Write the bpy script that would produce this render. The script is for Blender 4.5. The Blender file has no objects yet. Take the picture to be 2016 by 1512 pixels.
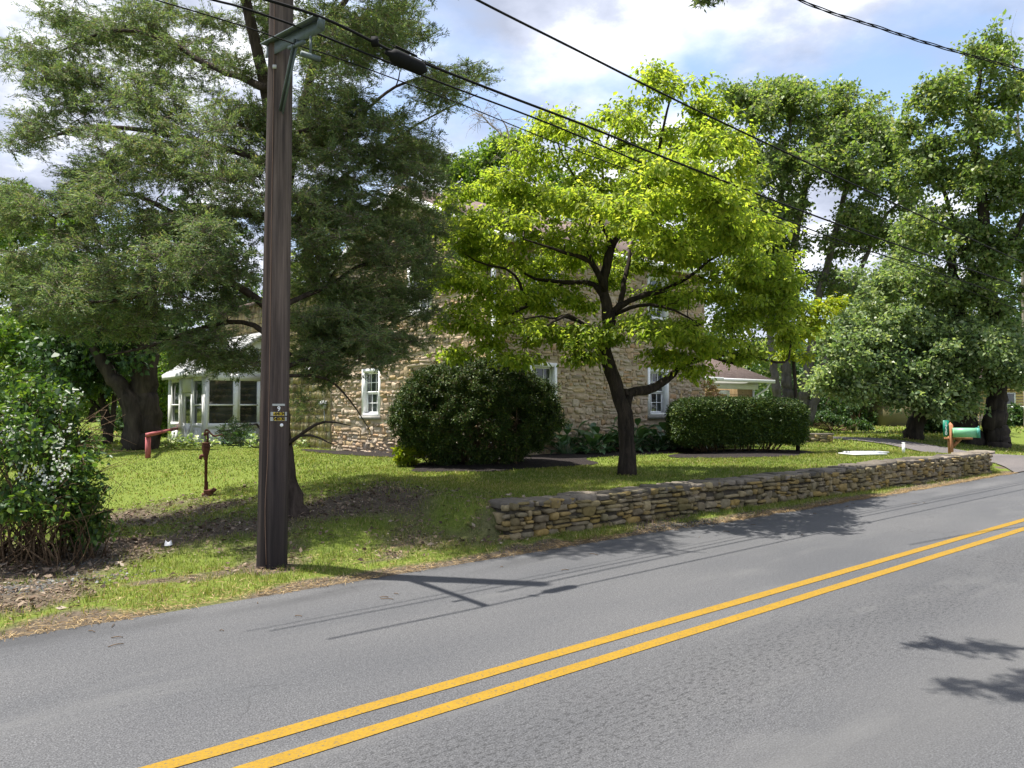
import bpy, math, random
import numpy as np
from mathutils import Vector, Matrix

# ---------------------------------------------------------------- camera, sky, sun
SC = bpy.context.scene
COL = SC.collection
F, HZ, CAMH = 1500.0, 800.0, 1.6
PITCH = math.atan((HZ - 756) / F)
cam = bpy.data.cameras.new('camera')
cam.sensor_width = 36.0
cam.lens = F / 2016 * 36.0
cam.clip_start, cam.clip_end = 0.05, 3000
camo = bpy.data.objects.new('camera', cam)
COL.objects.link(camo)
camo.location = (0, 0, CAMH)
camo.rotation_euler = (math.pi / 2 + PITCH, 0, 0)
SC.camera = camo

SUN = Vector((-0.29, 0.06, 1.0)).normalized()
EXPOSURE = 1.62
SC.view_settings.view_transform = 'Standard'
SC.view_settings.look = 'None'
SC.view_settings.exposure = EXPOSURE
SC.view_settings.gamma = 1
SC.cycles.max_bounces = 8
SC.cycles.transparent_max_bounces = 4
SC.cycles.transmission_bounces = 4

sun = bpy.data.lights.new('sun', 'SUN')
sun.energy = 3.4
sun.angle = math.radians(0.53)
sun.color = (1.0, 0.95, 0.86)
suno = bpy.data.objects.new('sun', sun)
COL.objects.link(suno)
suno.location = (-30, 10, 100)
suno.rotation_euler = (-SUN).to_track_quat('-Z', 'Y').to_euler()

W = bpy.data.worlds.new('World')
SC.world = W
W.use_nodes = True
nt = W.node_tree
nt.nodes.clear()
def wn(t, **k):
    n = nt.nodes.new(t)
    for a, v in k.items(): setattr(n, a, v)
    return n
wl = nt.links.new
wout = wn('ShaderNodeOutputWorld'); wbg = wn('ShaderNodeBackground')
wl(wbg.outputs[0], wout.inputs[0])
wbg.inputs[1].default_value = 0.094
sky = wn('ShaderNodeTexSky', sky_type='NISHITA')
sky.sun_disc = False
sky.sun_elevation = math.asin(SUN.z)
sky.sun_rotation = math.atan2(SUN.x, SUN.y)
sky.air_density = 1.0; sky.dust_density = 1.2; sky.ozone_density = 1.0
tc = wn('ShaderNodeTexCoord')
sep = wn('ShaderNodeSeparateXYZ'); wl(tc.outputs['Generated'], sep.inputs[0])
zz = wn('ShaderNodeMath', operation='ADD'); wl(sep.outputs[2], zz.inputs[0]); zz.inputs[1].default_value = 0.22
zm = wn('ShaderNodeMath', operation='MAXIMUM'); wl(zz.outputs[0], zm.inputs[0]); zm.inputs[1].default_value = 0.06
dx_ = wn('ShaderNodeMath', operation='DIVIDE'); wl(sep.outputs[0], dx_.inputs[0]); wl(zm.outputs[0], dx_.inputs[1])
dy_ = wn('ShaderNodeMath', operation='DIVIDE'); wl(sep.outputs[1], dy_.inputs[0]); wl(zm.outputs[0], dy_.inputs[1])
cxy = wn('ShaderNodeCombineXYZ'); wl(dx_.outputs[0], cxy.inputs[0]); wl(dy_.outputs[0], cxy.inputs[1])
def wnoise(scale, det, rough, off):
    m = wn('ShaderNodeMapping'); m.inputs['Location'].default_value = off
    wl(cxy.outputs[0], m.inputs[0])
    n = wn('ShaderNodeTexNoise'); wl(m.outputs[0], n.inputs['Vector'])
    n.inputs['Scale'].default_value = scale; n.inputs['Detail'].default_value = det
    n.inputs['Roughness'].default_value = rough
    return n
def wramp(src, stops):
    r = wn('ShaderNodeValToRGB'); wl(src, r.inputs[0])
    el = r.color_ramp.elements
    while len(el) < len(stops): el.new(0.5)
    for e, (p, c) in zip(el, stops):
        e.position = p; e.color = (c[0], c[1], c[2], 1)
    return r
n1 = wnoise(1.7, 7, 0.52, (3.1, 1.7, 0.4))
cov = wramp(n1.outputs[0], [(0.36, (0.10,) * 3), (0.50, (1,) * 3)])
n2 = wnoise(3.0, 8, 0.58, (7.3, -2.2, 1.9))
ccol = wramp(n2.outputs[0], [(0.36, (1.95, 2.15, 2.7)), (0.48, (2.7, 2.9, 3.5)), (0.60, (4.6, 4.7, 5.0))])
bright = wn('ShaderNodeMix', data_type='RGBA', blend_type='MULTIPLY'); bright.inputs[0].default_value = 1.0
wl(sky.outputs[0], bright.inputs[6]); bright.inputs[7].default_value = (0.95, 0.95, 0.95, 1)
mixc = wn('ShaderNodeMix', data_type='RGBA')
wl(cov.outputs[0], mixc.inputs[0]); wl(bright.outputs[2], mixc.inputs[6]); wl(ccol.outputs[0], mixc.inputs[7])
wl(mixc.outputs[2], wbg.inputs[0])

# ---------------------------------------------------------------- frames and helpers
rng = np.random.default_rng(11)
random.seed(5)
TH = math.radians(50.0)
DX, DY = math.sin(TH), math.cos(TH)          # along the road (a); across it, away from the camera (b)
def W2(a, b, z=0.0): return np.array([a * DX - b * DY, a * DY + b * DX, z])
def AB(x, y): return x * DX + y * DY, -x * DY + y * DX
def ray(px, py):
    u, v = (px - 1008) / F, (756 - py) / F
    return np.array([u, math.cos(PITCH) - v * math.sin(PITCH), math.sin(PITCH) + v * math.cos(PITCH)])
CAM = np.array([0, 0, CAMH])
def at(px, py, Y):
    d = ray(px, py); return CAM + d * (Y / d[1])
def gnd(px, py, h=0.0):
    d = ray(px, py); return CAM + d * ((h - CAMH) / d[2])
def on_b(px, py, b):
    d = ray(px, py); _, k = AB(d[0], d[1]); return CAM + d * (b / k)
def on_a(px, py, a):
    d = ray(px, py); k, _ = AB(d[0], d[1]); return CAM + d * (a / k)
def ss(e0, e1, x):
    t = np.clip((np.asarray(x, float) - e0) / (e1 - e0), 0, 1); return t * t * (3 - 2 * t)
def vnoise(x, y, seed=0):
    x = np.asarray(x, float); y = np.asarray(y, float)
    xi = np.floor(x).astype(np.int64); yi = np.floor(y).astype(np.int64)
    fx, fy = x - xi, y - yi
    def h(i, j):
        n = (i * 374761393 + j * 668265263 + seed * 974711) & 0x7fffffff
        n = ((n ^ (n >> 13)) * 1274126177) & 0x7fffffff
        return ((n ^ (n >> 16)) & 0xffff) / 65535.0
    fx, fy = fx * fx * (3 - 2 * fx), fy * fy * (3 - 2 * fy)
    return (h(xi, yi) * (1 - fx) + h(xi + 1, yi) * fx) * (1 - fy) + (h(xi, yi + 1) * (1 - fx) + h(xi + 1, yi + 1) * fx) * fy

ROAD_B0, ROAD_B1 = 0.35, 6.3
WA0, WA1 = 5.72, 20.3                          # the stone wall along the verge
def wall_b(a): return 6.85 - 0.019 * (np.asarray(a, float) - 6)
def H(x, y):
    a, b = AB(np.asarray(x, float), np.asarray(y, float))
    verge = 0.05 * ss(6.25, 6.9, b) - 0.03 * (1 - ss(6.15, 6.3, b))
    verge = np.where(b < 0.6, -0.03, verge)
    ra = ss(2.6, 6.4, a) * (1 - ss(20.4, 21.6, a) * (1 - ss(9.0, 13, b)))
    bw = wall_b(a)
    soft = ss(7.0, 9.2, b); step = ss(bw + 0.1, bw + 0.3, b)
    t = ss(5.3, 5.68, a)
    ramp = soft * (1 - t) + step * t
    lawn = ra * ramp * (0.38 - 0.14 * ss(13, 20, b))
    und = 0.05 * (vnoise(x * 0.35, y * 0.35, 3) - 0.5) * ss(7.5, 9, b)
    return verge + lawn + und
def Hs(p): return float(H(p[0], p[1]))
def gp(px, py, h0=0.1):
    h = h0
    for _ in range(12):
        p = gnd(px, py, h); h = 0.5 * h + 0.5 * Hs(p)
    p = gnd(px, py, h); p[2] = Hs(p); return p

OFF = {}
def tag(o, label=None, cat=None, group=None, kind=None):
    if label: o['label'] = label
    if cat: o['category'] = cat
    if group: o['group'] = group
    if kind: o['kind'] = kind
    return o
def thing(name, label, cat, loc, group=None):
    o = bpy.data.objects.new(name, None); COL.objects.link(o)
    o.empty_display_size = 0.2
    o.location = tuple(loc); OFF[o] = np.array(loc, float)
    return tag(o, label, cat, group)

class MB:
    def __init__(s): s.V = []; s.Fc = []; s.M = []; s.n = 0; s.m = 0
    def add(s, V, Fa):
        V = np.asarray(V, float).reshape(-1, 3)
        if not isinstance(Fa, (list, tuple)) or (len(Fa) and np.ndim(Fa[0]) == 1): Fa = [np.asarray(Fa)]
        for f in Fa:
            f = np.asarray(f)
            if f.size: s.Fc.append(f + s.n); s.M.append(s.m)
        s.V.append(V); s.n += len(V); return s
    def abox(s, O, eu, ev, ew, u0, u1, v0, v1, w0, w1):
        O, eu, ev, ew = (np.asarray(k, float) for k in (O, eu, ev, ew))
        c = [O + eu * u + ev * v + ew * w for w in (w0, w1) for v in (v0, v1) for u in (u0, u1)]
        return s.add(c, [[0, 2, 3, 1], [4, 5, 7, 6], [0, 1, 5, 4], [2, 6, 7, 3], [0, 4, 6, 2], [1, 3, 7, 5]])
    def box(s, c, size, ax=None):
        e = np.eye(3) if ax is None else np.asarray(ax, float)
        h = np.asarray(size, float) / 2
        return s.abox(c, e[0], e[1], e[2], -h[0], h[0], -h[1], h[1], -h[2], h[2])
    def tubes(s, P, R, sides=5, cap=False, phase=0.0):
        """batch of N tubes, each of K points: P (N,K,3), R (N,K)"""
        P = np.asarray(P, float); R = np.asarray(R, float)
        N, K, _ = P.shape
        if N == 0: return s
        T = np.gradient(P, axis=1); T /= np.linalg.norm(T, axis=2, keepdims=True) + 1e-9
        up = np.zeros_like(T); up[..., 2] = 1
        flat = np.abs(T[..., 2]) > 0.8
        mostly = flat.mean(axis=1) > 0.5
        up[mostly] = (1, 0.13, 0)
        S = np.cross(T, up); S /= np.linalg.norm(S, axis=2, keepdims=True) + 1e-9
        U = np.cross(S, T)
        ang = phase + np.arange(sides) * 2 * math.pi / sides
        V = P[:, :, None] + R[:, :, None, None] * (S[:, :, None] * np.cos(ang)[None, None, :, None] + U[:, :, None] * np.sin(ang)[None, None, :, None])
        idx = np.arange(N * K * sides).reshape(N, K, sides)
        a = idx[:, :-1]; b = idx[:, 1:]
        q = np.stack([a, np.roll(a, -1, 2), np.roll(b, -1, 2), b], -1).reshape(-1, 4)
        fs = [q]
        if cap:
            fs += [idx[:, -1, :], idx[:, 0, ::-1]]
        return s.add(V.reshape(-1, 3), fs)
    def tube(s, pts, r, sides=8, cap=True):
        P = np.asarray(pts, float)[None]; K = P.shape[1]
        R = np.full(K, r, float) if np.ndim(r) == 0 else (np.asarray(r, float) if len(r) == K else np.interp(np.linspace(0, 1, K), np.linspace(0, 1, len(r)), r))
        return s.tubes(P, R[None], sides, cap)
    def lathe(s, c, prof, seg=16, axis=None):
        c = np.asarray(c, float); e = np.eye(3) if axis is None else np.asarray(axis, float)
        ang = np.arange(seg) * 2 * math.pi / seg
        V = [c + e[0] * r * math.cos(t) + e[1] * r * math.sin(t) + e[2] * z for r, z in prof for t in ang]
        K = len(prof); idx = np.arange(K * seg).reshape(K, seg)
        a, b = idx[:-1], idx[1:]
        q = np.stack([a, np.roll(a, -1, 1), np.roll(b, -1, 1), b], -1).reshape(-1, 4)
        return s.add(V, [q, idx[-1:], idx[:1, ::-1]])
    def poly(s, pts): return s.add(pts, [list(range(len(pts)))])
    def prism(s, pts, off):
        pts = np.asarray(pts, float); n = len(pts); V = np.vstack([pts, pts + np.asarray(off, float)])
        fs = [np.array([[i, (i + 1) % n, n + (i + 1) % n, n + i] for i in range(n)]), np.arange(n)[None, ::-1], np.arange(n, 2 * n)[None]]
        return s.add(V, fs)
    def leaves(s, P, A, Nr, L, Wd, fold=0.12, droop=0.1, six=False):
        P = np.asarray(P, float); n = len(P)
        if n == 0: return s
        L = np.broadcast_to(np.asarray(L, float), (n,))[:, None]; Wd = np.broadcast_to(np.asarray(Wd, float), (n,))[:, None]
        A = A / (np.linalg.norm(A, axis=1, keepdims=True) + 1e-9)
        S = np.cross(Nr, A); S /= np.linalg.norm(S, axis=1, keepdims=True) + 1e-9
        N = np.cross(A, S)
        t = P + A * L - N * droop * L
        i = np.arange(n)[:, None]
        if six:
            l1 = P + A * L * .32 + S * Wd * .5 + N * fold * Wd; r1 = P + A * L * .32 - S * Wd * .5 + N * fold * Wd
            l2 = P + A * L * .70 + S * Wd * .36 + N * (fold * Wd - droop * L * .5); r2 = P + A * L * .70 - S * Wd * .36 + N * (fold * Wd - droop * L * .5)
            V = np.stack([P, l1, l2, t, r2, r1], 1).reshape(-1, 3); i = i * 6
            return s.add(V, [np.hstack([i, i + 3, i + 2, i + 1]), np.hstack([i, i + 5, i + 4, i + 3])])
        l = P + A * L * .42 + S * Wd * .5 + N * fold * Wd; r = P + A * L * .42 - S * Wd * .5 + N * fold * Wd
        V = np.stack([P, r, t, l], 1).reshape(-1, 3); i = i * 4
        return s.add(V, [np.hstack([i, i + 1, i + 2, i + 3])])
    def build(s, name, mat, parent=None, smooth=False, loc=None):
        V = np.vstack(s.V) if s.V else np.zeros((0, 3))
        off = OFF[parent] if parent is not None else (np.zeros(3) if loc is None else np.array(loc, float))
        V = V - off
        me = bpy.data.meshes.new(name)
        me.vertices.add(len(V)); me.vertices.foreach_set('co', V.astype(np.float32).ravel())
        li, ls, mi = [], [], []
        for f, m in zip(s.Fc, s.M):
            li.append(f.ravel()); ls.append(np.full(len(f), f.shape[1])); mi.append(np.full(len(f), m))
        li = np.concatenate(li); ls = np.concatenate(ls); mi = np.concatenate(mi)
        me.loops.add(len(li)); me.loops.foreach_set('vertex_index', li.astype(np.int32))
        me.polygons.add(len(ls))
        st = np.concatenate([[0], np.cumsum(ls)[:-1]])
        me.polygons.foreach_set('loop_start', st.astype(np.int32))
        me.polygons.foreach_set('loop_total', ls.astype(np.int32))
        me.polygons.foreach_set('material_index', mi.astype(np.int32))
        if smooth: me.polygons.foreach_set('use_smooth', np.ones(len(ls), bool))
        me.update(calc_edges=True); me.validate()
        for m in (mat if isinstance(mat, (list, tuple)) else [mat]): me.materials.append(m)
        o = bpy.data.objects.new(name, me); COL.objects.link(o)
        if parent is not None: o.parent = parent; OFF[o] = off
        elif loc is not None: o.location = tuple(loc); OFF[o] = np.array(loc, float)
        else: OFF[o] = np.zeros(3)
        return o
def text_mesh(name, txt, size, O, eu, ev, mat, parent, depth=0.002, bold=0.0):
    cu = bpy.data.curves.new(name, 'FONT'); cu.body = txt; cu.size = size; cu.align_x = 'CENTER'; cu.align_y = 'CENTER'
    cu.extrude = depth; cu.offset = bold; cu.resolution_u = 3
    to = bpy.data.objects.new(name, cu); COL.objects.link(to)
    dg = bpy.context.evaluated_depsgraph_get(); dg.update()
    me = bpy.data.meshes.new_from_object(to.evaluated_get(dg))
    bpy.data.objects.remove(to)
    ew = np.cross(eu, ev)
    M = Matrix(((eu[0], ev[0], ew[0], O[0] - OFF[parent][0]), (eu[1], ev[1], ew[1], O[1] - OFF[parent][1]), (eu[2], ev[2], ew[2], O[2] - OFF[parent][2]), (0, 0, 0, 1)))
    me.transform(M); me.materials.clear(); me.materials.append(mat)
    o = bpy.data.objects.new(name, me); COL.objects.link(o); o.parent = parent; OFF[o] = OFF[parent]
    return o

# ---------------------------------------------------------------- materials
class NT:
    def __init__(s, name):
        s.m = bpy.data.materials.new(name); s.m.use_nodes = True
        s.t = s.m.node_tree; s.t.nodes.clear()
        s.out = s.n('ShaderNodeOutputMaterial')
    def n(s, t, **k):
        x = s.t.nodes.new(t)
        for a, v in k.items(): setattr(x, a, v)
        return x
    def l(s, a, b): s.t.links.new(a, b)
    def pr(s, rough=0.7, spec=0.3, metal=0.0):
        p = s.n('ShaderNodeBsdfPrincipled'); p.inputs['Roughness'].default_value = rough
        p.inputs['Specular IOR Level'].default_value = spec; p.inputs['Metallic'].default_value = metal
        return p
    def coord(s, scale=(1, 1, 1), loc=(0, 0, 0), rot=(0, 0, 0), kind='Object'):
        c = s.n('ShaderNodeTexCoord'); m = s.n('ShaderNodeMapping')
        m.inputs['Scale'].default_value = scale; m.inputs['Location'].default_value = loc; m.inputs['Rotation'].default_value = rot
        s.l(c.outputs[kind], m.inputs[0]); return m.outputs[0]
    def remap(s, vec, scale):
        m = s.n('ShaderNodeMapping'); m.inputs['Scale'].default_value = scale; s.l(vec, m.inputs[0]); return m.outputs[0]
    def noise(s, vec, scale, det=4, rough=0.5, dist=0.0):
        n = s.n('ShaderNodeTexNoise'); s.l(vec, n.inputs['Vector']); n.inputs['Scale'].default_value = scale
        n.inputs['Detail'].default_value = det; n.inputs['Roughness'].default_value = rough; n.inputs['Distortion'].default_value = dist
        return n.outputs[0]
    def vor(s, vec, scale, feat='F1'):
        n = s.n('ShaderNodeTexVoronoi', feature=feat); s.l(vec, n.inputs['Vector']); n.inputs['Scale'].default_value = scale
        return n
    def ramp(s, src, stops, interp='LINEAR'):
        r = s.n('ShaderNodeValToRGB'); s.l(src, r.inputs[0]); r.color_ramp.interpolation = interp
        el = r.color_ramp.elements
        while len(el) < len(stops): el.new(0.5)
        for e, (p, c) in zip(el, stops):
            e.position = p
            c = (c, c, c) if np.ndim(c) == 0 else c
            e.color = (c[0], c[1], c[2], 1)
        return r.outputs[0]
    def mix(s, fac, a, b, mode='MIX'):
        m = s.n('ShaderNodeMix', data_type='RGBA', blend_type=mode)
        for sock, v in ((m.inputs[0], fac), (m.inputs[6], a), (m.inputs[7], b)):
            if hasattr(v, 'is_linked') or hasattr(v, 'links'): s.l(v, sock)
            elif sock == m.inputs[0]: sock.default_value = v
            else: sock.default_value = (v[0], v[1], v[2], 1)
        return m.outputs[2]
    def math(s, op, a, b=0.0):
        m = s.n('ShaderNodeMath', operation=op)
        for sock, v in ((m.inputs[0], a), (m.inputs[1], b)):
            if hasattr(v, 'links'): s.l(v, sock)
            else: sock.default_value = v
        return m.outputs[0]
    def bump(s, h, strength=0.5, dist=0.01):
        b = s.n('ShaderNodeBump'); s.l(h, b.inputs['Height']); b.inputs['Strength'].default_value = strength; b.inputs['Distance'].default_value = dist
        return b.outputs[0]
    def isl(s): return s.n('ShaderNodeNewGeometry').outputs['Random Per Island']
    def done(s, p, col=None, nrm=None, rough=None):
        if col is not None:
            if hasattr(col, 'links'): s.l(col, p.inputs['Base Color'])
            else: p.inputs['Base Color'].default_value = (col[0], col[1], col[2], 1)
        if nrm is not None: s.l(nrm, p.inputs['Normal'])
        if rough is not None: s.l(rough, p.inputs['Roughness'])
        s.l(p.outputs[0], s.out.inputs[0]); return s.m

def plain(name, col, rough=0.6, spec=0.3, metal=0.0, var=0.12, scale=9.0, bumpy=0.0):
    t = NT(name); p = t.pr(rough, spec, metal); v = t.coord()
    n = t.noise(v, scale, 5, 0.6)
    c = t.ramp(n, [(0.3, [x * (1 - var) for x in col]), (0.7, [min(1, x * (1 + var)) for x in col])])
    return t.done(p, c, t.bump(n, bumpy, 0.01) if bumpy else None)
def leafmat(name, stops, trans=0.35, tcol=(1.5, 1.5, 0.7), rough=0.5, spec=0.25, patch=0.0, pc=((0.72, 0.78, 0.75), (1.2, 1.15, 1.0))):
    t = NT(name); r = t.isl(); c = t.ramp(r, stops)
    if patch:
        v = t.coord(); n = t.noise(v, patch, 3, 0.5)
        c = t.mix(0.6, c, t.ramp(n, [(0.35, pc[0]), (0.65, pc[1])]), 'MULTIPLY')
    p = t.pr(rough, spec); t.l(c, p.inputs['Base Color'])
    tr = t.n('ShaderNodeBsdfTranslucent'); t.l(t.mix(1.0, c, tcol, 'MULTIPLY'), tr.inputs[0])
    mx = t.n('ShaderNodeMixShader'); mx.inputs[0].default_value = trans
    t.l(p.outputs[0], mx.inputs[1]); t.l(tr.outputs[0], mx.inputs[2]); t.l(mx.outputs[0], t.out.inputs[0])
    return t.m
def barkmat(name, c1, c2, scale=7.0):
    t = NT(name); p = t.pr(0.9, 0.12); v = t.coord((1, 1, 0.22))
    n = t.noise(v, scale, 7, 0.65, 0.6); n2 = t.noise(t.coord(), 2.0, 3)
    c = t.ramp(n, [(0.3, c1), (0.7, c2)])
    c = t.mix(0.5, c, t.ramp(n2, [(0.3, (0.75, 0.75, 0.78)), (0.7, (1.2, 1.15, 1.1))]), 'MULTIPLY')
    return t.done(p, c, t.bump(n, 0.9, 0.03))
def stonemat(name, stops, rough=0.9, moss=None):
    t = NT(name); p = t.pr(rough, 0.15); r = t.isl(); v = t.coord()
    c = t.ramp(r, stops, 'LINEAR')
    n = t.noise(v, 14, 6, 0.65); n2 = t.noise(v, 0.9, 3)
    c = t.mix(0.75, c, t.ramp(n, [(0.3, (0.62, 0.60, 0.58)), (0.55, (1, 1, 1)), (0.75, (1.25, 1.22, 1.15))]), 'MULTIPLY')
    if moss: c = t.mix(t.ramp(n2, [(0.45, 0.0), (0.7, 0.55)]), c, moss)
    return t.done(p, c, t.bump(n, 0.7, 0.02))

M = {}
M['white'] = plain('white_paint', (0.86, 0.87, 0.88), 0.5, 0.3, var=0.05, scale=3)
M['white_roof'] = plain('pale_roofing', (0.50, 0.51, 0.52), 0.6, 0.3, var=0.12, scale=6)
t = NT('window_glass'); p = t.pr(0.04, 0.9); v = t.coord()
c = t.ramp(t.noise(v, 1.6, 2), [(0.35, (0.012, 0.016, 0.017)), (0.7, (0.05, 0.06, 0.06))]); M['glass'] = t.done(p, c, t.bump(t.noise(v, 2.5, 1), 0.03, 0.02))
M['metal'] = plain('galvanised_steel', (0.10, 0.125, 0.135), 0.6, 0.35, 0.2, 0.15, 14)
M['cable'] = plain('black_cable_jacket', (0.009, 0.009, 0.011), 0.8, 0.15, var=0.2)
M['red_paint'] = plain('faded_red_paint', (0.38, 0.105, 0.11), 0.6, 0.25, var=0.18, scale=12)
t = NT('rusty_iron'); p = t.pr(0.85, 0.2); v = t.coord(); n = t.noise(v, 22, 6, 0.65)
M['rust'] = t.done(p, t.ramp(n, [(0.3, (0.06, 0.026, 0.02)), (0.55, (0.13, 0.052, 0.036)), (0.75, (0.21, 0.10, 0.07))]), t.bump(n, 0.4, 0.01))
M['cedar_post'] = plain('orange_cedar_wood', (0.33, 0.15, 0.075), 0.75, 0.2, var=0.3, scale=10)
M['mail_green'] = plain('mint_green_enamel', (0.19, 0.46, 0.27), 0.45, 0.4, var=0.10, scale=8)
M['mail_teal'] = plain('teal_enamel', (0.06, 0.27, 0.22), 0.45, 0.4, var=0.10, scale=8)
M['sign_green'] = plain('sign_green', (0.004, 0.20, 0.13), 0.45, 0.4, var=0.06)
M['yellow_plate'] = plain('yellow_plate', (0.72, 0.50, 0.02), 0.5, 0.3, var=0.08)
M['alu'] = plain('weathered_aluminium', (0.42, 0.43, 0.43), 0.5, 0.4, 0.2, 0.1, 20)
M['black'] = plain('black_paint', (0.012, 0.012, 0.012), 0.6, 0.3)
M['concrete'] = plain('grey_concrete', (0.30, 0.29, 0.27), 0.9, 0.15, var=0.25, scale=7, bumpy=0.4)
M['litter_white'] = plain('white_plastic', (0.75, 0.76, 0.78), 0.4, 0.4, var=0.05)
M['yellow_siding'] = plain('yellow_siding', (0.50, 0.40, 0.20), 0.7, 0.2, var=0.08)
M['olive_siding'] = plain('olive_siding', (0.16, 0.14, 0.075), 0.8, 0.15, var=0.1)
M['fence_wood'] = plain('dark_fence_wood', (0.09, 0.08, 0.07), 0.85, 0.15, var=0.35, scale=6)
M['corner_wood'] = plain('weathered_board', (0.26, 0.21, 0.16), 0.85, 0.15, var=0.3, scale=12)

t = NT('weathered_shakes'); p = t.pr(0.9, 0.1); r = t.isl(); v = t.coord((1, 1, 0.15)); n = t.noise(v, 26, 5, 0.7)
c = t.ramp(r, [(0.0, (0.20, 0.16, 0.11)), (0.4, (0.36, 0.29, 0.17)), (0.75, (0.50, 0.41, 0.22)), (1.0, (0.40, 0.36, 0.28))])
c = t.mix(0.8, c, t.ramp(n, [(0.32, (0.45, 0.43, 0.42)), (0.55, (1, 1, 1)), (0.8, (1.15, 1.1, 1.0))]), 'MULTIPLY')
M['shakes'] = t.done(p, c, t.bump(n, 0.5, 0.01))
t = NT('tan_panel'); p = t.pr(0.8, 0.15); v = t.coord((1, 1, 0.2)); n = t.noise(v, 9, 5)
M['tan_panel'] = t.done(p, t.ramp(n, [(0.3, (0.36, 0.24, 0.13)), (0.7, (0.52, 0.38, 0.22))]))
t = NT('brown_roof_shingles'); p = t.pr(0.9, 0.15); v = t.coord(); n = t.noise(v, 4, 6, 0.7); n2 = t.noise(t.coord((1, 1, 6)), 9, 3)
c = t.ramp(n, [(0.3, (0.11, 0.08, 0.072)), (0.7, (0.20, 0.15, 0.137))])
M['roof'] = t.done(p, t.mix(0.5, c, t.ramp(n2, [(0.4, (0.7, 0.7, 0.7)), (0.6, (1.1, 1.1, 1.1))]), 'MULTIPLY'), t.bump(n2, 0.4, 0.02))

M['stone_house'] = stonemat('house_fieldstone', [(0.0, (0.27, 0.21, 0.155)), (0.15, (0.45, 0.335, 0.225)), (0.3, (0.42, 0.355, 0.28)), (0.45, (0.53, 0.43, 0.325)),
    (0.58, (0.43, 0.275, 0.15)), (0.64, (0.49, 0.42, 0.345)), (0.8, (0.37, 0.29, 0.215)), (0.9, (0.51, 0.38, 0.21)), (1.0, (0.30, 0.25, 0.205))])
M['mortar'] = plain('sandy_mortar', (0.42, 0.345, 0.26), 0.95, 0.1, var=0.2, scale=7, bumpy=0.5)
M['stone_wall'] = stonemat('wall_fieldstone', [(0.0, (0.11, 0.095, 0.06)), (0.2, (0.22, 0.17, 0.08)), (0.38, (0.32, 0.225, 0.08)), (0.5, (0.20, 0.175, 0.12)),
    (0.65, (0.33, 0.265, 0.15)), (0.8, (0.16, 0.13, 0.085)), (1.0, (0.28, 0.235, 0.16))], moss=(0.13, 0.115, 0.035))
M['stone_core'] = plain('dark_wall_core', (0.075, 0.065, 0.05), 0.95, 0.1, var=0.3)
M['stone_cap'] = stonemat('cap_stone', [(0.0, (0.08, 0.072, 0.062)), (0.5, (0.16, 0.14, 0.115)), (1.0, (0.24, 0.205, 0.165))])

t = NT('creosoted_pole'); p = t.pr(0.85, 0.2)
v = t.coord((1, 1, 0.035)); n = t.noise(v, 26, 6, 0.7); v2 = t.coord((1, 1, 0.10)); n2 = t.noise(v2, 5, 4, 0.6)
c = t.ramp(n, [(0.30, (0.012, 0.010, 0.011)), (0.5, (0.040, 0.027, 0.025)), (0.70, (0.105, 0.075, 0.064))])
c = t.mix(t.ramp(t.noise(t.coord((1, 1, 0.012)), 7.5, 3, 0.5), [(0.44, 0.0), (0.60, 0.95)]), c, t.ramp(n, [(0.3, (0.045, 0.034, 0.032)), (0.7, (0.17, 0.13, 0.115))]))
c = t.mix(t.ramp(n2, [(0.45, 0.0), (0.62, 0.7)]), c, t.ramp(n, [(0.3, (0.018, 0.016, 0.018)), (0.7, (0.075, 0.06, 0.06))]))
gz = t.n('ShaderNodeSeparateXYZ'); t.l(t.coord(), gz.inputs[0])
tar = t.math('ADD', gz.outputs[2], t.math('MULTIPLY', n2, 1.6))
c = t.mix(t.ramp(t.math('MULTIPLY', tar, 0.4), [(0.30, 0.75), (0.95, 0.0)]), c, (0.012, 0.011, 0.013))
M['pole'] = t.done(p, c, t.bump(n, 0.6, 0.01))

M['bark_cedar'] = barkmat('cedar_bark', (0.025, 0.019, 0.016), (0.085, 0.066, 0.055), 12)
M['twig_grey'] = barkmat('grey_twigs', (0.10, 0.08, 0.065), (0.24, 0.20, 0.165), 20)
M['wire'] = plain('ground_wire_copper', (0.16, 0.10, 0.075), 0.6, 0.3)
M['bark_dog'] = barkmat('dogwood_bark', (0.012, 0.010, 0.009), (0.055, 0.043, 0.035), 16)
M['bark_grey'] = barkmat('grey_bark', (0.07, 0.062, 0.055), (0.19, 0.175, 0.16), 6)
M['bark_dark'] = barkmat('dark_bark', (0.016, 0.014, 0.013), (0.07, 0.058, 0.048), 6)
M['bark_dead'] = barkmat('bleached_twigs', (0.22, 0.19, 0.16), (0.36, 0.32, 0.27), 6)
M['stem'] = barkmat('shrub_stems', (0.07, 0.045, 0.025), (0.20, 0.14, 0.09), 20)

M['leaf_cedar'] = leafmat('cedar_sprays', [(0.0, (0.085, 0.135, 0.075)), (0.45, (0.155, 0.22, 0.105)), (0.78, (0.235, 0.295, 0.13)), (0.92, (0.25, 0.25, 0.12)), (1.0, (0.26, 0.21, 0.15))], 0.36, (1.3, 1.4, 0.7), 0.6, 0.2, patch=0.9)
M['leaf_dog'] = leafmat('dogwood_leaves', [(0.0, (0.15, 0.235, 0.034)), (0.4, (0.245, 0.335, 0.046)), (0.75, (0.33, 0.40, 0.058)), (1.0, (0.42, 0.46, 0.085))], 0.64, (1.35, 1.35, 0.75), 0.45, 0.3, patch=0.5)
M['leaf_lime'] = leafmat('lime_leaves', [(0.0, (0.12, 0.19, 0.015)), (0.5, (0.22, 0.29, 0.02)), (1.0, (0.34, 0.37, 0.03))], 0.45, (1.5, 1.4, 0.6), 0.45, 0.3)
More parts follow.
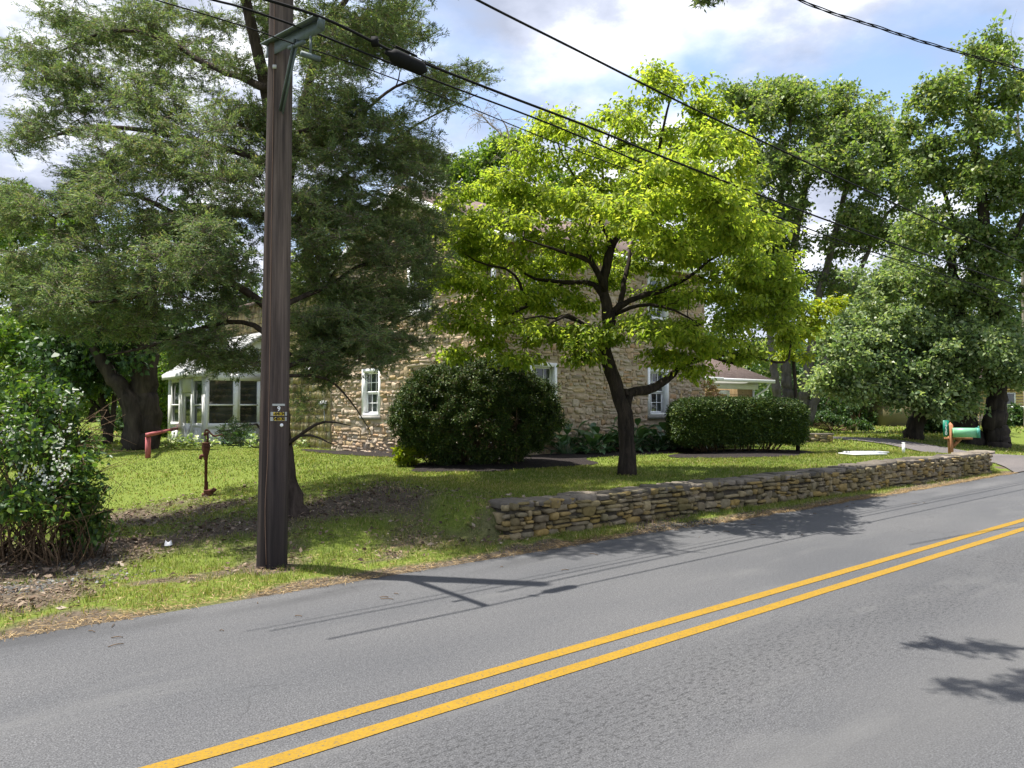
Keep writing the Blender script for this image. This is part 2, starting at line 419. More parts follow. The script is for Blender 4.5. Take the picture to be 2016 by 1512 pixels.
M['leaf_maple'] = leafmat('maple_leaves', [(0.0, (0.085, 0.14, 0.052)), (0.5, (0.165, 0.235, 0.083)), (0.85, (0.245, 0.30, 0.118)), (1.0, (0.33, 0.32, 0.17))], 0.48, (1.4, 1.5, 0.6), 0.45, 0.4, patch=0.35)
M['leaf_pale'] = leafmat('pale_green_leaves', [(0.0, (0.11, 0.18, 0.085)), (0.5, (0.20, 0.275, 0.125)), (0.85, (0.29, 0.35, 0.18)), (1.0, (0.37, 0.41, 0.24))], 0.45, (1.4, 1.45, 0.7), 0.4, 0.45, patch=0.4)
M['leaf_bright'] = leafmat('bright_green_leaves', [(0.0, (0.06, 0.13, 0.02)), (0.5, (0.11, 0.20, 0.03)), (1.0, (0.20, 0.27, 0.05))], 0.38, (1.5, 1.5, 0.6), 0.45, 0.3, patch=0.4)
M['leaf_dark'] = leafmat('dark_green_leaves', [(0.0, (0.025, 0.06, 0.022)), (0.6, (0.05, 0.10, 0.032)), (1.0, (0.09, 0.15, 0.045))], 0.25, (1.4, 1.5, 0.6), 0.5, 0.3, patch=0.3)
M['leaf_yew'] = leafmat('yew_needles', [(0.0, (0.016, 0.038, 0.012)), (0.5, (0.034, 0.068, 0.014)), (0.85, (0.07, 0.11, 0.018)), (1.0, (0.13, 0.16, 0.025))], 0.08, (1.4, 1.4, 0.6), 0.5, 0.25, patch=1.2)
M['leaf_hosta'] = leafmat('hosta_leaves', [(0.0, (0.035, 0.085, 0.04)), (0.6, (0.065, 0.13, 0.055)), (1.0, (0.11, 0.18, 0.075))], 0.22, (1.4, 1.5, 0.6), 0.35, 0.5)
M['leaf_hosta_pale'] = leafmat('pale_hosta_leaves', [(0.0, (0.10, 0.19, 0.04)), (0.5, (0.20, 0.28, 0.08)), (1.0, (0.40, 0.42, 0.20))], 0.25, (1.3, 1.4, 0.6), 0.4, 0.4)
M['leaf_shrub'] = leafmat('shrub_leaves', [(0.0, (0.035, 0.075, 0.028)), (0.5, (0.065, 0.13, 0.035)), (0.85, (0.12, 0.20, 0.04)), (1.0, (0.20, 0.28, 0.05))], 0.35, (1.5, 1.5, 0.6), 0.42, 0.35, patch=0.9)
M['leaf_pink'] = leafmat('pinkish_young_leaves', [(0.0, (0.35, 0.34, 0.06)), (0.5, (0.42, 0.30, 0.18)), (1.0, (0.38, 0.22, 0.16))], 0.4, (1.3, 1.2, 0.8))
M['petal'] = leafmat('white_petals', [(0.0, (0.50, 0.53, 0.45)), (1.0, (0.72, 0.73, 0.68))], 0.25, (1, 1, 1))
M['grass'] = leafmat('grass_blades', [(0.0, (0.085, 0.135, 0.022)), (0.45, (0.155, 0.21, 0.030)), (0.74, (0.235, 0.265, 0.052)), (0.88, (0.33, 0.30, 0.12)), (1.0, (0.46, 0.38, 0.21))], 0.33, (1.3, 1.35, 0.6), 0.55, 0.2, patch=0.55, pc=((0.52, 0.66, 0.75), (1.22, 1.0, 1.25)))
M['straw'] = leafmat('dry_grass', [(0.0, (0.20, 0.13, 0.06)), (0.5, (0.34, 0.24, 0.12)), (1.0, (0.48, 0.37, 0.21))], 0.2, (1, 1, 1), 0.8, 0.1)
M['dead_leaf'] = leafmat('dead_leaves', [(0.0, (0.05, 0.034, 0.025)), (0.5, (0.15, 0.105, 0.075)), (0.88, (0.24, 0.185, 0.135)), (1.0, (0.36, 0.30, 0.24))], 0.1, (1, 1, 1), 0.8, 0.15)

# asphalt: along-road coordinates by rotating object space
def asphalt(name, base, warm=0.0, tracks=True):
    t = NT(name); p = t.pr(0.88, 0.25)
    v = t.coord(rot=(0, 0, -math.radians(40.0)))     # x runs along the road, y across it
    fine = t.noise(v, 110, 3, 0.75); mid = t.noise(v, 30, 5, 0.75); big = t.noise(t.remap(v, (0.35, 1, 1)), 0.9, 4)
    c = t.ramp(fine, [(0.34, [k * 0.40 for k in base]), (0.5, base), (0.66, [k * 1.75 for k in base])])
    c = t.mix(0.6, c, t.ramp(mid, [(0.36, (0.72, 0.72, 0.73)), (0.64, (1.25, 1.24, 1.22))]), 'MULTIPLY')
    c = t.mix(0.8, c, t.ramp(big, [(0.32, (0.80, 0.81, 0.83)), (0.68, (1.16, 1.14, 1.11))]), 'MULTIPLY')
    if tracks:
        sy = t.n('ShaderNodeSeparateXYZ'); t.l(v, sy.inputs[0])
        # worn open-textured strip in the near lane, centred about b = 2.7: dark pits, plus cracks
        pit = t.ramp(t.noise(t.remap(v, (0.45, 1, 1)), 44, 5, 0.8), [(0.42, 1.0), (0.48, 0.0)])
        wob = t.math('ADD', sy.outputs[1], t.math('MULTIPLY', t.noise(v, 1.3, 3), 0.5))
        band = t.ramp(t.math('ABSOLUTE', t.math('SUBTRACT', wob, 2.95)), [(0.12, 1.0), (0.75, 0.12)])
        band2 = t.ramp(t.math('ABSOLUTE', t.math('SUBTRACT', wob, 1.15)), [(0.05, 0.45), (0.4, 0.0)])
        f = t.math('MULTIPLY', pit, t.math('ADD', band, band2))
        c = t.mix(t.math('MULTIPLY', f, 0.85), c, [k * 0.30 for k in base])
        c = t.mix(t.math('MULTIPLY', band, 0.18), c, [k * 0.6 for k in base])
        smooth_band = t.ramp(t.math('ABSOLUTE', t.math('SUBTRACT', wob, 1.95)), [(0.1, 0.5), (0.55, 0.0)])
        c = t.mix(smooth_band, c, [base[0] * 1.12, base[1] * 1.09, base[2] * 1.03])
        far = t.ramp(t.math('ABSOLUTE', t.math('SUBTRACT', wob, 6.45)), [(0.10, 1.0), (0.42, 0.0)])
        c = t.mix(t.math('MULTIPLY', far, t.ramp(t.noise(t.remap(v, (0.3, 1, 1)), 2.2, 4), [(0.42, 0.0), (0.6, 0.55)])), c, [k * 0.45 for k in base])
        st = t.math('MULTIPLY', t.ramp(t.noise(t.remap(v, (0.25, 1, 1)), 1.7, 5, 0.6), [(0.56, 0.0), (0.72, 0.45)]), 1.0)
        c = t.mix(st, c, [base[0] * 1.5, base[1] * 1.47, base[2] * 1.38])
        nn = t.n('ShaderNodeTexNoise'); t.l(v, nn.inputs['Vector']); nn.inputs['Scale'].default_value = 2.5; nn.inputs['Detail'].default_value = 6
        vo = t.vor(t.mix(0.22, v, nn.outputs[1]), 1.6, 'DISTANCE_TO_EDGE')
        gate = t.ramp(t.noise(v, 0.8, 2), [(0.58, 0.0), (0.66, 1.0)])
        cr = t.math('MULTIPLY', t.ramp(vo.outputs['Distance'], [(0.003, 0.5), (0.009, 0.0)]), gate)
        c = t.mix(cr, c, [k * 0.3 for k in base])
    return t.done(p, c, t.bump(fine, 0.55, 0.006))
M['asphalt'] = asphalt('worn_asphalt', (0.083, 0.085, 0.091))
M['drive'] = asphalt('driveway_asphalt', (0.115, 0.105, 0.104), tracks=False)
t = NT('yellow_road_paint'); p = t.pr(0.75, 0.3); v = t.coord(); n = t.noise(v, 60, 4, 0.7); n2 = t.noise(v, 7, 4)
c = t.ramp(n, [(0.34, (0.10, 0.085, 0.055)), (0.43, (0.23, 0.135, 0.010)), (0.75, (0.285, 0.170, 0.008))])
M['yellow_line'] = t.done(p, t.mix(0.5, c, t.ramp(n2, [(0.3, (0.85, 0.85, 0.85)), (0.7, (1.08, 1.08, 1.08))]), 'MULTIPLY'), t.bump(n, 0.4, 0.004))
t = NT('mulch'); p = t.pr(0.95, 0.1); v = t.coord(); n = t.noise(v, 40, 5, 0.75)
M['mulch'] = t.done(p, t.ramp(n, [(0.35, (0.012, 0.010, 0.010)), (0.6, (0.045, 0.038, 0.036)), (0.8, (0.12, 0.10, 0.09))]), t.bump(n, 1.0, 0.03))
t = NT('lawn_soil'); p = t.pr(0.95, 0.1); v = t.coord(); n = t.noise(v, 26, 6, 0.7); n2 = t.noise(v, 0.8, 4)
g = t.ramp(n, [(0.3, (0.08, 0.11, 0.022)), (0.6, (0.14, 0.18, 0.032)), (0.8, (0.21, 0.22, 0.06))])
d = t.ramp(n, [(0.3, (0.05, 0.04, 0.030)), (0.6, (0.13, 0.105, 0.078)), (0.8, (0.24, 0.20, 0.15))])
at_ = t.n('ShaderNodeAttribute', attribute_name='bare'); 
bare = t.ramp(t.math('ADD', at_.outputs['Fac'], t.math('MULTIPLY', t.math('SUBTRACT', n2, 0.5), 0.5)), [(0.35, 0.0), (0.65, 1.0)])
M['ground'] = t.done(p, t.mix(bare, g, d), t.bump(n, 0.8, 0.03))

# ---------------------------------------------------------------- ground, road, drive, beds
EZ = np.array([0, 0, 1.0])
EA = np.array([DX, DY, 0.0]); EB = np.array([-DY, DX, 0.0])
C0 = at(962, 800, 17.2); CA, CB = AB(C0[0], C0[1])        # the stone house's near corner
def house_fp(a, b): return ((a > CA - 0.1) & (a < CA + 9) & (b > CB - 0.1) & (b < CB + 8))
LIT = [(gp(680, 990)[:2], 1.5, 0.85), (gp(520, 1030)[:2], 2.0, 0.62), (gp(330, 1010)[:2], 1.6, 0.62), (gp(210, 1080)[:2], 1.2, 0.8), (gp(60, 1110)[:2], 1.3, 1.1),
       (gp(950, 1040)[:2], 0.5, 0.45), (gp(1340, 1040)[:2], 0.6, 0.8), (gp(420, 985)[:2], 0.45, 0.5), (gp(20, 1175)[:2], 0.7, 0.9), (gp(870, 1000)[:2], 1.5, 0.45), (gp(780, 1050)[:2], 1.2, 0.45)]
def bare_amt(x, y, vk=1.0):
    r = np.zeros(np.shape(x))
    for c, R, k in LIT:
        r = np.maximum(r, k * np.clip(1.25 - np.hypot(x - c[0], y - c[1]) / R, 0, 1))
    a, b = AB(x, y)
    verge = vk * 0.62 * ss(0.46, 0.66, vnoise(a * .9 + 3, b * 1.7, 41) * .6 + vnoise(a * 3.1, b * 4.0, 42) * .4) * (b > ROAD_B1) * (1 - ss(7.1, 8.0, b))
    r = np.maximum(r, verge)
    edge = 0.9 * (1 - ss(0.03, 0.40, b - ROAD_B1)) * (b > ROAD_B1 - 0.4)
    r = np.maximum(r, edge * (0.55 + 0.6 * vnoise(a * 1.3, b, 4)))
    r = r + 0.6 * (vnoise(x * 1.6, y * 1.6, 8) - 0.5) * (r > 0.02)
    return np.clip(r, 0, 1)
def grid_lines(parts): return np.unique(np.round(np.concatenate([np.arange(*p) for p in parts]), 4))
ga = grid_lines([(-600, -60, 60), (-60, -14, 4), (-14, 32, 0.2), (32, 60, 1.0), (60, 120, 6), (120, 660, 60)])
gb = grid_lines([(-400, -20, 40), (-20, 6.0, 1.0), (6.0, 7.6, 0.1), (7.6, 12, 0.2), (12, 30, 0.5), (30, 60, 3), (60, 120, 10), (120, 660, 60)])
A_, B_ = np.meshgrid(ga, gb, indexing='ij')
X_ = A_ * DX - B_ * DY; Y_ = A_ * DY + B_ * DX
V = np.stack([X_, Y_, H(X_, Y_)], -1).reshape(-1, 3)
ii = np.arange(len(ga) * len(gb)).reshape(len(ga), len(gb))
g = MB(); g.add(V, np.stack([ii[:-1, :-1], ii[1:, :-1], ii[1:, 1:], ii[:-1, 1:]], -1).reshape(-1, 4))
go = g.build('ground', M['ground'], smooth=True); tag(go, kind='structure')
bv = bare_amt(V[:, 0], V[:, 1])
att = go.data.attributes.new('bare', 'FLOAT', 'POINT'); att.data.foreach_set('value', bv.astype(np.float32))

def edge_b(a): return ROAD_B1 + 0.14 * (vnoise(a * 0.55, 0, 21) - 0.5) + 0.08 * (vnoise(a * 2.6, 0, 22) - 0.5) + 0.03 * (vnoise(a * 9, 0, 23) - 0.5)
def strip(name, mat, sa, b0, b1, z, n=1, kind='structure'):
    b0 = np.broadcast_to(b0, sa.shape); b1 = np.broadcast_to(b1, sa.shape)
    m = MB(); k = np.linspace(0, 1, n + 1)
    bb = b0[:, None] * (1 - k) + b1[:, None] * k; aa = sa[:, None] + 0 * bb
    V = np.stack([aa * DX - bb * DY, aa * DY + bb * DX, np.full(aa.shape, z)], -1).reshape(-1, 3)
    i = np.arange(len(sa) * (n + 1)).reshape(len(sa), n + 1)
    m.add(V, np.stack([i[:-1, :-1], i[1:, :-1], i[1:, 1:], i[:-1, 1:]], -1).reshape(-1, 4))
    return tag(m.build(name, mat), kind=kind)
sa = grid_lines([(-300, -10, 10), (-10, 40, 0.08), (40, 300, 5)])
strip('road', M['asphalt'], sa, ROAD_B0, edge_b(sa), 0.0)
sl = grid_lines([(-300, -10, 10), (-10, 60, 0.25), (60, 300, 5)])
for bc in (3.36, 3.625):
    w = 0.052
    strip('road_line', M['yellow_line'], sl, bc - w + 0.006 * (vnoise(sl * 3, 0, 31) - 0.5), bc + w + 0.006 * (vnoise(sl * 3, 0, 33) - 0.5), 0.004)

def sheet(name, left, right, mat, dz=0.015, n=8, sub=10, kind='structure'):
    left = np.asarray(left, float); right = np.asarray(right, float); K = len(left); q = np.linspace(0, K - 1, (K - 1) * sub + 1)
    L = np.stack([np.interp(q, np.arange(K), left[:, i]) for i in (0, 1)], -1); R = np.stack([np.interp(q, np.arange(K), right[:, i]) for i in (0, 1)], -1)
    k = np.linspace(0, 1, n + 1)[None, :, None]
    P = L[:, None] * (1 - k) + R[:, None] * k
    x = P[..., 0] * DX - P[..., 1] * DY; y = P[..., 0] * DY + P[..., 1] * DX
    V = np.stack([x, y, H(x, y) + dz], -1).reshape(-1, 3); i = np.arange(len(q) * (n + 1)).reshape(len(q), n + 1)
    m = MB(); m.add(V, np.stack([i[:-1, :-1], i[1:, :-1], i[1:, 1:], i[:-1, 1:]], -1).reshape(-1, 4))
    return tag(m.build(name, mat, smooth=True), kind=kind)
DRL = [(20.9, 6.25), (23.2, 7.4), (25.3, 9.0), (26.0, 11.5), (25.3, 14), (24.2, 17), (23.8, 17.3)]
DRR = [(27.4, 6.25), (27.2, 7.3), (27.5, 8.6), (28.3, 10.4), (28.3, 14), (27.6, 17), (27.4, 17.3)]
sheet('driveway', DRL, DRR, M['drive'], 0.03, 14, 12)
DRP = np.array(DRL + DRR[::-1])
def in_poly(a, b, P):
    r = np.zeros(np.shape(a), bool); n = len(P)
    for i in range(n):
        (x1, y1), (x2, y2) = P[i], P[(i + 1) % n]
        if y1 == y2: continue
        r ^= ((y1 > b) != (y2 > b)) & (a < (x2 - x1) * (b - y1) / (y2 - y1) + x1)
    return r
def bed(name, c, ra, rb, rot=0.0, mat=None, seed=0):
    """an irregular mulch bed: centre (a,b), radii along the road and across"""
    th = np.linspace(0, 2 * math.pi, 49)[:-1]
    k = 1 + 0.16 * (vnoise(np.cos(th) * 2.2 + seed, np.sin(th) * 2.2, seed) - 0.5) * 2
    a = ra * k * np.cos(th); b = rb * k * np.sin(th)
    a, b = c[0] + a * math.cos(rot) - b * math.sin(rot), c[1] + a * math.sin(rot) + b * math.cos(rot)
    rings = []
    for s in (1.0, 0.8, 0.6, 0.4, 0.2):
        aa, bb = c[0] + (a - c[0]) * s, c[1] + (b - c[1]) * s
        x = aa * DX - bb * DY; y = aa * DY + bb * DX
        rings.append(np.stack([x, y, H(x, y) + 0.012 + 0.03 * (1 - s) * 2], -1))
    V = np.vstack(rings); i = np.arange(5 * 48).reshape(5, 48)
    m = MB(); m.add(V, [np.stack([i[:-1], np.roll(i[:-1], -1, 1), np.roll(i[1:], -1, 1), i[1:]], -1).reshape(-1, 4), i[-1:]])
    BEDS.append(np.stack([a, b], -1))
    return tag(m.build(name, mat or M['mulch'], smooth=True), kind='structure')
BEDS = []
YEW = gp(945, 915, 0.35); ya, yb = AB(YEW[0], YEW[1])
bed('mulch_bed', (ya + 0.55, yb - 0.15), 2.35, 1.5, 0.15, seed=2)
p = gp(1210, 893, 0.35); pa, pb = AB(p[0], p[1])
bed('mulch_bed', (CA + 3.6, CB - 0.65), 4.2, 0.95, 0.0, seed=5)
bed('mulch_bed', (CA - 0.55, CB + 3.6), 0.75, 4.2, 0.0, seed=7)
HEDGE = gp(1460, 893, 0.3); ha, hb = AB(HEDGE[0], HEDGE[1])
bed('mulch_bed', (ha, hb), 2.6, 1.2, 0.0, seed=9)

# ---------------------------------------------------------------- stone masonry
def masonry(mb, mapf, U, Vtop, rects=(), hmean=0.13, wmean=0.28, dep=0.05, seed=1, gap=0.012, v0=0.0, clip=None):
    """rubble laid in wandering courses: mapf(u,v,w) gives world points; Vtop(u) the height; rects are openings"""
    r = np.random.default_rng(seed); v = v0; row = 0; vmax = max(float(np.max(Vtop(np.linspace(0, U, 40)))), 0)
    th = np.linspace(0, 2 * math.pi, 11)[:-1]
    Vs, n = [], 0
    while v < vmax:
        h = hmean * r.uniform(0.55, 1.6); u = -r.uniform(0, wmean)
        while u < U:
            w = max(wmean * 0.35, min(r.lognormal(math.log(wmean), 0.45), wmean * 2.3)) * (0.7 + 0.5 * h / hmean / 1.2)
            cells = [(u, u + w, v, v + h)]
            q = r.random()
            if h > hmean * 1.05 and q < 0.5:
                s = r.uniform(0.38, 0.62); cells = [(u, u + w, v, v + h * s), (u, u + w, v + h * s, v + h)]
            elif q > 0.86: cells = [(u, u + w, v - h * 0.25, v + h * 1.15)]
            for (a0, a1, b0, b1) in cells:
                a0c, a1c = max(a0, 0.0), min(a1, U)
                if a1c - a0c < 0.06: continue
                cu, cv = (a0c + a1c) / 2, (b0 + b1) / 2
                cv += (0.5 * hmean * (float(vnoise(cu * 1.1, row * 0.9, seed)) - 0.5) * 2 + r.normal(0, .10) * hmean) * (1 if v0 < cv - 0.08 else 0.3)
                if cv + (b1 - b0) * .5 > float(Vtop(np.array(cu))) + 0.03: continue
                if any(x0 - 0.02 < cu < x1 + 0.02 and y0 - 0.02 < cv < y1 + 0.02 for x0, x1, y0, y1 in rects): continue
                hw, hh = (a1c - a0c) / 2 - gap / 2, (b1 - b0) / 2 - gap / 2
                for x0, x1, y0, y1 in rects:           # trim stones that would lap an opening
                    if cu + hw > x0 and cu - hw < x1 and cv + hh > y0 and cv - hh < y1:
                        if cu < x0: t_ = min(hw, (x0 - (cu - hw)) / 2); cu, hw = cu - (hw - t_), t_
                        elif cu > x1: t_ = min(hw, ((cu + hw) - x1) / 2); cu, hw = cu + (hw - t_), t_
                        elif cv < y0: t_ = min(hh, (y0 - (cv - hh)) / 2); cv, hh = cv - (hh - t_), t_
                        else: t_ = min(hh, ((cv + hh) - y1) / 2); cv, hh = cv + (hh - t_), t_
                if hw < 0.02 or hh < 0.015: continue
                e = r.uniform(0.28, 0.6); c, s = np.cos(th), np.sin(th)
                ou = np.sign(c) * np.abs(c) ** e * hw * (1 + r.normal(0, 0.11, 10)); ov = np.sign(s) * np.abs(s) ** e * hh * (1 + r.normal(0, 0.13, 10))
                tl = r.normal(0, 0.07); ou, ov = ou - ov * tl, ov + ou * tl * 0.5
                d = dep * r.uniform(0.45, 1.35); tu, tv = r.normal(0, 0.12, 2)
                R1 = np.stack([cu + ou, cv + ov, np.full(10, -0.02)], -1)
                R2 = np.stack([cu + ou * 0.97, cv + ov * 0.96, d * 0.72 + r.normal(0, 0.05, 10) * dep], -1)
                R3 = np.stack([cu + ou * 0.80, cv + ov * 0.78, d + ou * tu + ov * tv + r.normal(0, 0.07, 10) * dep], -1)
                Cc = np.array([[cu + r.normal(0, .1) * hw, cv + r.normal(0, .1) * hh, d * r.uniform(0.92, 1.06)]])
                Vs.append(np.vstack([R1, R2, R3, Cc])); n += 1
            u += w
        v += h; row += 1
    if not Vs: return
    V = np.stack(Vs); P = mapf(V[..., 0], V[..., 1], V[..., 2])
    i = np.arange(10); j = (i + 1) % 10
    q = np.vstack([np.stack([i, j, j + 10, i + 10], -1), np.stack([i + 10, j + 10, j + 20, i + 20], -1)])
    tr = np.stack([i + 20, j + 20, np.full(10, 30)], -1)
    o = (np.arange(n) * 31)[:, None, None]
    mb.add(P.reshape(-1, 3), [(q[None] + o).reshape(-1, 4), (tr[None] + o).reshape(-1, 3)])

# dry stone wall along the verge
wl0 = W2(WA0, float(wall_b(WA0)))
wallo = thing('stone_wall', 'long low fieldstone retaining wall along the grass verge beside the road', 'wall', (wl0[0], wl0[1], 0))
WT = 0.42; WU = WA1 - WA0
def wall_top(u): return 0.50 + 0.05 * np.asarray(u, float) / WU + 0.03 * (vnoise(np.asarray(u, float) * 0.8, 0, 71) - 0.5)
def wfront(u, v, w):
    a = WA0 + u; b = wall_b(a) - w
    return np.stack([a * DX - b * DY, a * DY + b * DX, v - 0.04 + 0 * a], -1)
m = MB(); masonry(m, wfront, WU, lambda u: wall_top(u) - 0.01, hmean=0.078, wmean=0.135, dep=0.05, seed=3, gap=0.010)
def wend0(u, v, w):
    b = float(wall_b(WA0)) + u; a = WA0 - w
    return np.stack([a * DX - b * DY, a * DY + b * DX, v - 0.02 + 0 * a], -1)
masonry(m, wend0, WT, lambda u: np.full(np.shape(u), 0.46), hmean=0.10, wmean=0.2, dep=0.05, seed=4, gap=0.014)
def wend1(u, v, w):
    b = float(wall_b(WA1)) + u; a = WA1 + w
    return np.stack([a * DX - b * DY, a * DY + b * DX, v - 0.02 + 0 * a], -1)
masonry(m, wend1, WT, lambda u: np.full(np.shape(u), 0.52), hmean=0.10, wmean=0.2, dep=0.05, seed=6, gap=0.014)
m.build('wall_face', M['stone_wall'], wallo)
m = MB()
for k in range(28):
    u0, u1 = WU * k / 28, WU * (k + 1) / 28; zt = float(wall_top((u0 + u1) / 2)) - 0.05
    P = [W2(WA0 + u, float(wall_b(WA0 + u)) + bb, z) for z in (-0.1, zt) for (u, bb) in ((u0 + .02, .006), (u1 + .02, .006), (u1 + .02, WT - .02), (u0 + .02, WT - .02))]
    m.add(P, [[0, 1, 5, 4], [1, 2, 6, 5], [2, 3, 7, 6], [3, 0, 4, 7], [4, 5, 6, 7]])
m.build('wall_core', M['stone_core'], wallo)
m = MB(); u = -0.03; r = np.random.default_rng(9)
th = np.linspace(0, 2 * math.pi, 13)[:-1]
while u < WU:
    w = r.uniform(0.16, 0.46); nb = 1 if w > 0.38 or r.random() < 0.4 else 2
    for q in range(nb):
        bw0, bw1 = (-0.045 + WT * q / nb, -0.045 + (WT + 0.07) * (q + 1) / nb)
        cu, cb = u + w / 2, (bw0 + bw1) / 2; hw, hb_ = w / 2 - .008, (bw1 - bw0) / 2 - 0.006
        c, s = np.cos(th), np.sin(th); e = 0.5
        ou = np.sign(c) * np.abs(c) ** e * hw * (1 + r.normal(0, .05, 12)); ob = np.sign(s) * np.abs(s) ** e * hb_ * (1 + r.normal(0, .06, 12))
        zt = float(wall_top(cu)); hcap = r.uniform(0.03, 0.05); tl = r.normal(0, 0.03)
        rings = []
        for sc, z in ((0.96, zt - hcap - .02), (1.0, zt - hcap * .6), (0.99, zt - .01), (0.92, zt + r.uniform(-.01, .025))):
            aa = WA0 + cu + ou * sc; bb = wall_b(WA0 + cu) + cb + ob * sc
            rings.append(np.stack([aa * DX - bb * DY, aa * DY + bb * DX, z - 0.04 + ou * tl + r.normal(0, .004, 12)], -1))
        Vv = np.vstack(rings + [np.mean(rings[-1], 0, keepdims=True) + [0, 0, .004]]); i = np.arange(48).reshape(4, 12)
        m.add(Vv, [np.stack([i[:-1], np.roll(i[:-1], -1, 1), np.roll(i[1:], -1, 1), i[1:]], -1).reshape(-1, 4), np.stack([i[3], np.roll(i[3], -1), np.full(12, 48)], -1)])
    u += w
m.build('cap_stones', M['stone_cap'], wallo)

# ---------------------------------------------------------------- house
hz0 = Hs(W2(CA, CB)); ZB = -0.25
house = thing('stone_house', 'two-storey fieldstone farmhouse with shingled wing and white enclosed porch behind the trees', 'house', W2(CA, CB, 0))
ZE = round(at(962, 456, 17.2)[2], 3)                                           # eaves
GL = AB(*on_a(655, 800, CA)[:2])[1] - CB                                           # depth of the gable end
pr_ = on_b(1388, 800, CB); FL = AB(pr_[0], pr_[1])[0] - CA
OF = W2(CA, CB, 0); OG = W2(CA, CB, 0)
def fmap(u, v, w): return OF + np.multiply.outer(u, EA) + np.multiply.outer(v, EZ) + np.multiply.outer(w, -EB)       # front (towards the road)
def gmap(u, v, w): return OG + np.multiply.outer(u, EB) + np.multiply.outer(v, EZ) + np.multiply.outer(w, -EA)       # gable end
def f_uv(px, py): p = on_b(px, py, CB); return AB(p[0], p[1])[0] - CA, p[2]
def g_uv(px, py): p = on_a(px, py, CA); return AB(p[0], p[1])[1] - CB, p[2]
def frect(x0, x1, y0, y1):
    a, b = f_uv(x0, y0), f_uv(x1, y1); return (a[0], b[0], b[1], a[1])
def grect(x0, x1, y0, y1):
    a, b = g_uv(x1, y0), g_uv(x0, y1); return (a[0], b[0], min(a[1], b[1]), max(a[1], b[1]))
fr = [frect(1042, 1096, 713, 822), frect(1275, 1316, 724, 817), frect(1042, 1096, 512, 606), frect(1275, 1316, 566, 642)]
w0 = fr[1][1] - fr[1][0]; h0 = fr[1][3] - fr[1][2]
def fixed(r, u_end=None, width=None, height=None):
    u0, u1, v0, v1 = r
    if width: u0 = u1 - width
    if height: v1 = v0 + height
    return (u0, u1, v0, v1)
vlo = fr[1][2]; vup = 0.5 * (g_uv(827, 613)[1] + f_uv(1069, 606)[1])
fr = [(fr[0][0], fr[0][1], vlo, vlo + h0), (fr[1][0], fr[1][1], vlo, vlo + h0), (fr[0][0], fr[0][1], vup, vup + h0 * .96), (fr[1][0], fr[1][1], vup, vup + h0 * .96)]
gr = [grect(713, 749, 735, 832), grect(803, 851, 520, 613), grect(659, 677, 533, 622)]
gr = [(gr[0][0], gr[0][1], vlo - .02, vlo + h0), (gr[1][0], gr[1][1], vup, vup + h0 * .96), (gr[2][0], gr[2][1], vup, vup + h0 * .96)]
def wall_holes(mb, mapf, U, V0, V1, rects, depth):
    us = sorted({0.0, U, *[k for q in rects for k in q[:2]]}); vs = sorted({V0, V1, *[k for q in rects for k in q[2:]]})
    for i in range(len(us) - 1):
        for j in range(len(vs) - 1):
            cu, cv = (us[i] + us[i + 1]) / 2, (vs[j] + vs[j + 1]) / 2
            if any(q[0] < cu < q[1] and q[2] < cv < q[3] for q in rects): continue
            mb.poly([mapf(us[i], vs[j], 0), mapf(us[i + 1], vs[j], 0), mapf(us[i + 1], vs[j + 1], 0), mapf(us[i], vs[j + 1], 0)])
    for a, b, c, d in rects:
        ring = [(a, c), (b, c), (b, d), (a, d)]
        for k in range(4):
            (p, q), (p2, q2) = ring[k], ring[(k + 1) % 4]
            mb.poly([mapf(p, q, 0), mapf(p2, q2, 0), mapf(p2, q2, -depth), mapf(p, q, -depth)])
m = MB()
wall_holes(m, fmap, FL, ZB, ZE, fr, 0.25)
wall_holes(m, gmap, GL, ZB, ZE, gr, 0.25)
RID = ZE + 1.72
m.poly([gmap(0, ZE, 0), gmap(GL / 2, RID, 0), gmap(GL, ZE, 0)])
gm2 = lambda u, v, w: gmap(u, v, w) + EA * FL
m.poly([gm2(0, ZB, 0), gm2(0, ZE, 0), gm2(GL / 2, RID, 0), gm2(GL, ZE, 0), gm2(GL, ZB, 0)])
m.poly([fmap(0, ZB, -GL), fmap(FL, ZB, -GL), fmap(FL, ZE, -GL), fmap(0, ZE, -GL)])
m.build('wall_mortar', M['mortar'], house)
m = MB()
masonry(m, lambda u, v, w: fmap(u, v + ZB, w), FL, lambda u: np.full(np.shape(u), ZE - ZB), [(a, b, c - ZB - 0.12, d - ZB) for a, b, c, d in fr], 0.115, 0.17, 0.03, 21, 0.022)
m.build('front_stonework', M['stone_house'], house)
m = MB()
masonry(m, lambda u, v, w: gmap(u, v + ZB, w), GL, lambda u: np.where(np.abs(np.asarray(u) - GL / 2) < GL / 2, ZE - ZB + (RID - ZE) * (1 - np.abs(np.asarray(u) - GL / 2) / (GL / 2)), 0),
        [(a, b, c - ZB - 0.12, d - ZB) for a, b, c, d in gr], 0.13, 0.20, 0.038, 22, 0.022)
m.build('gable_stonework', M['stone_house'], house)

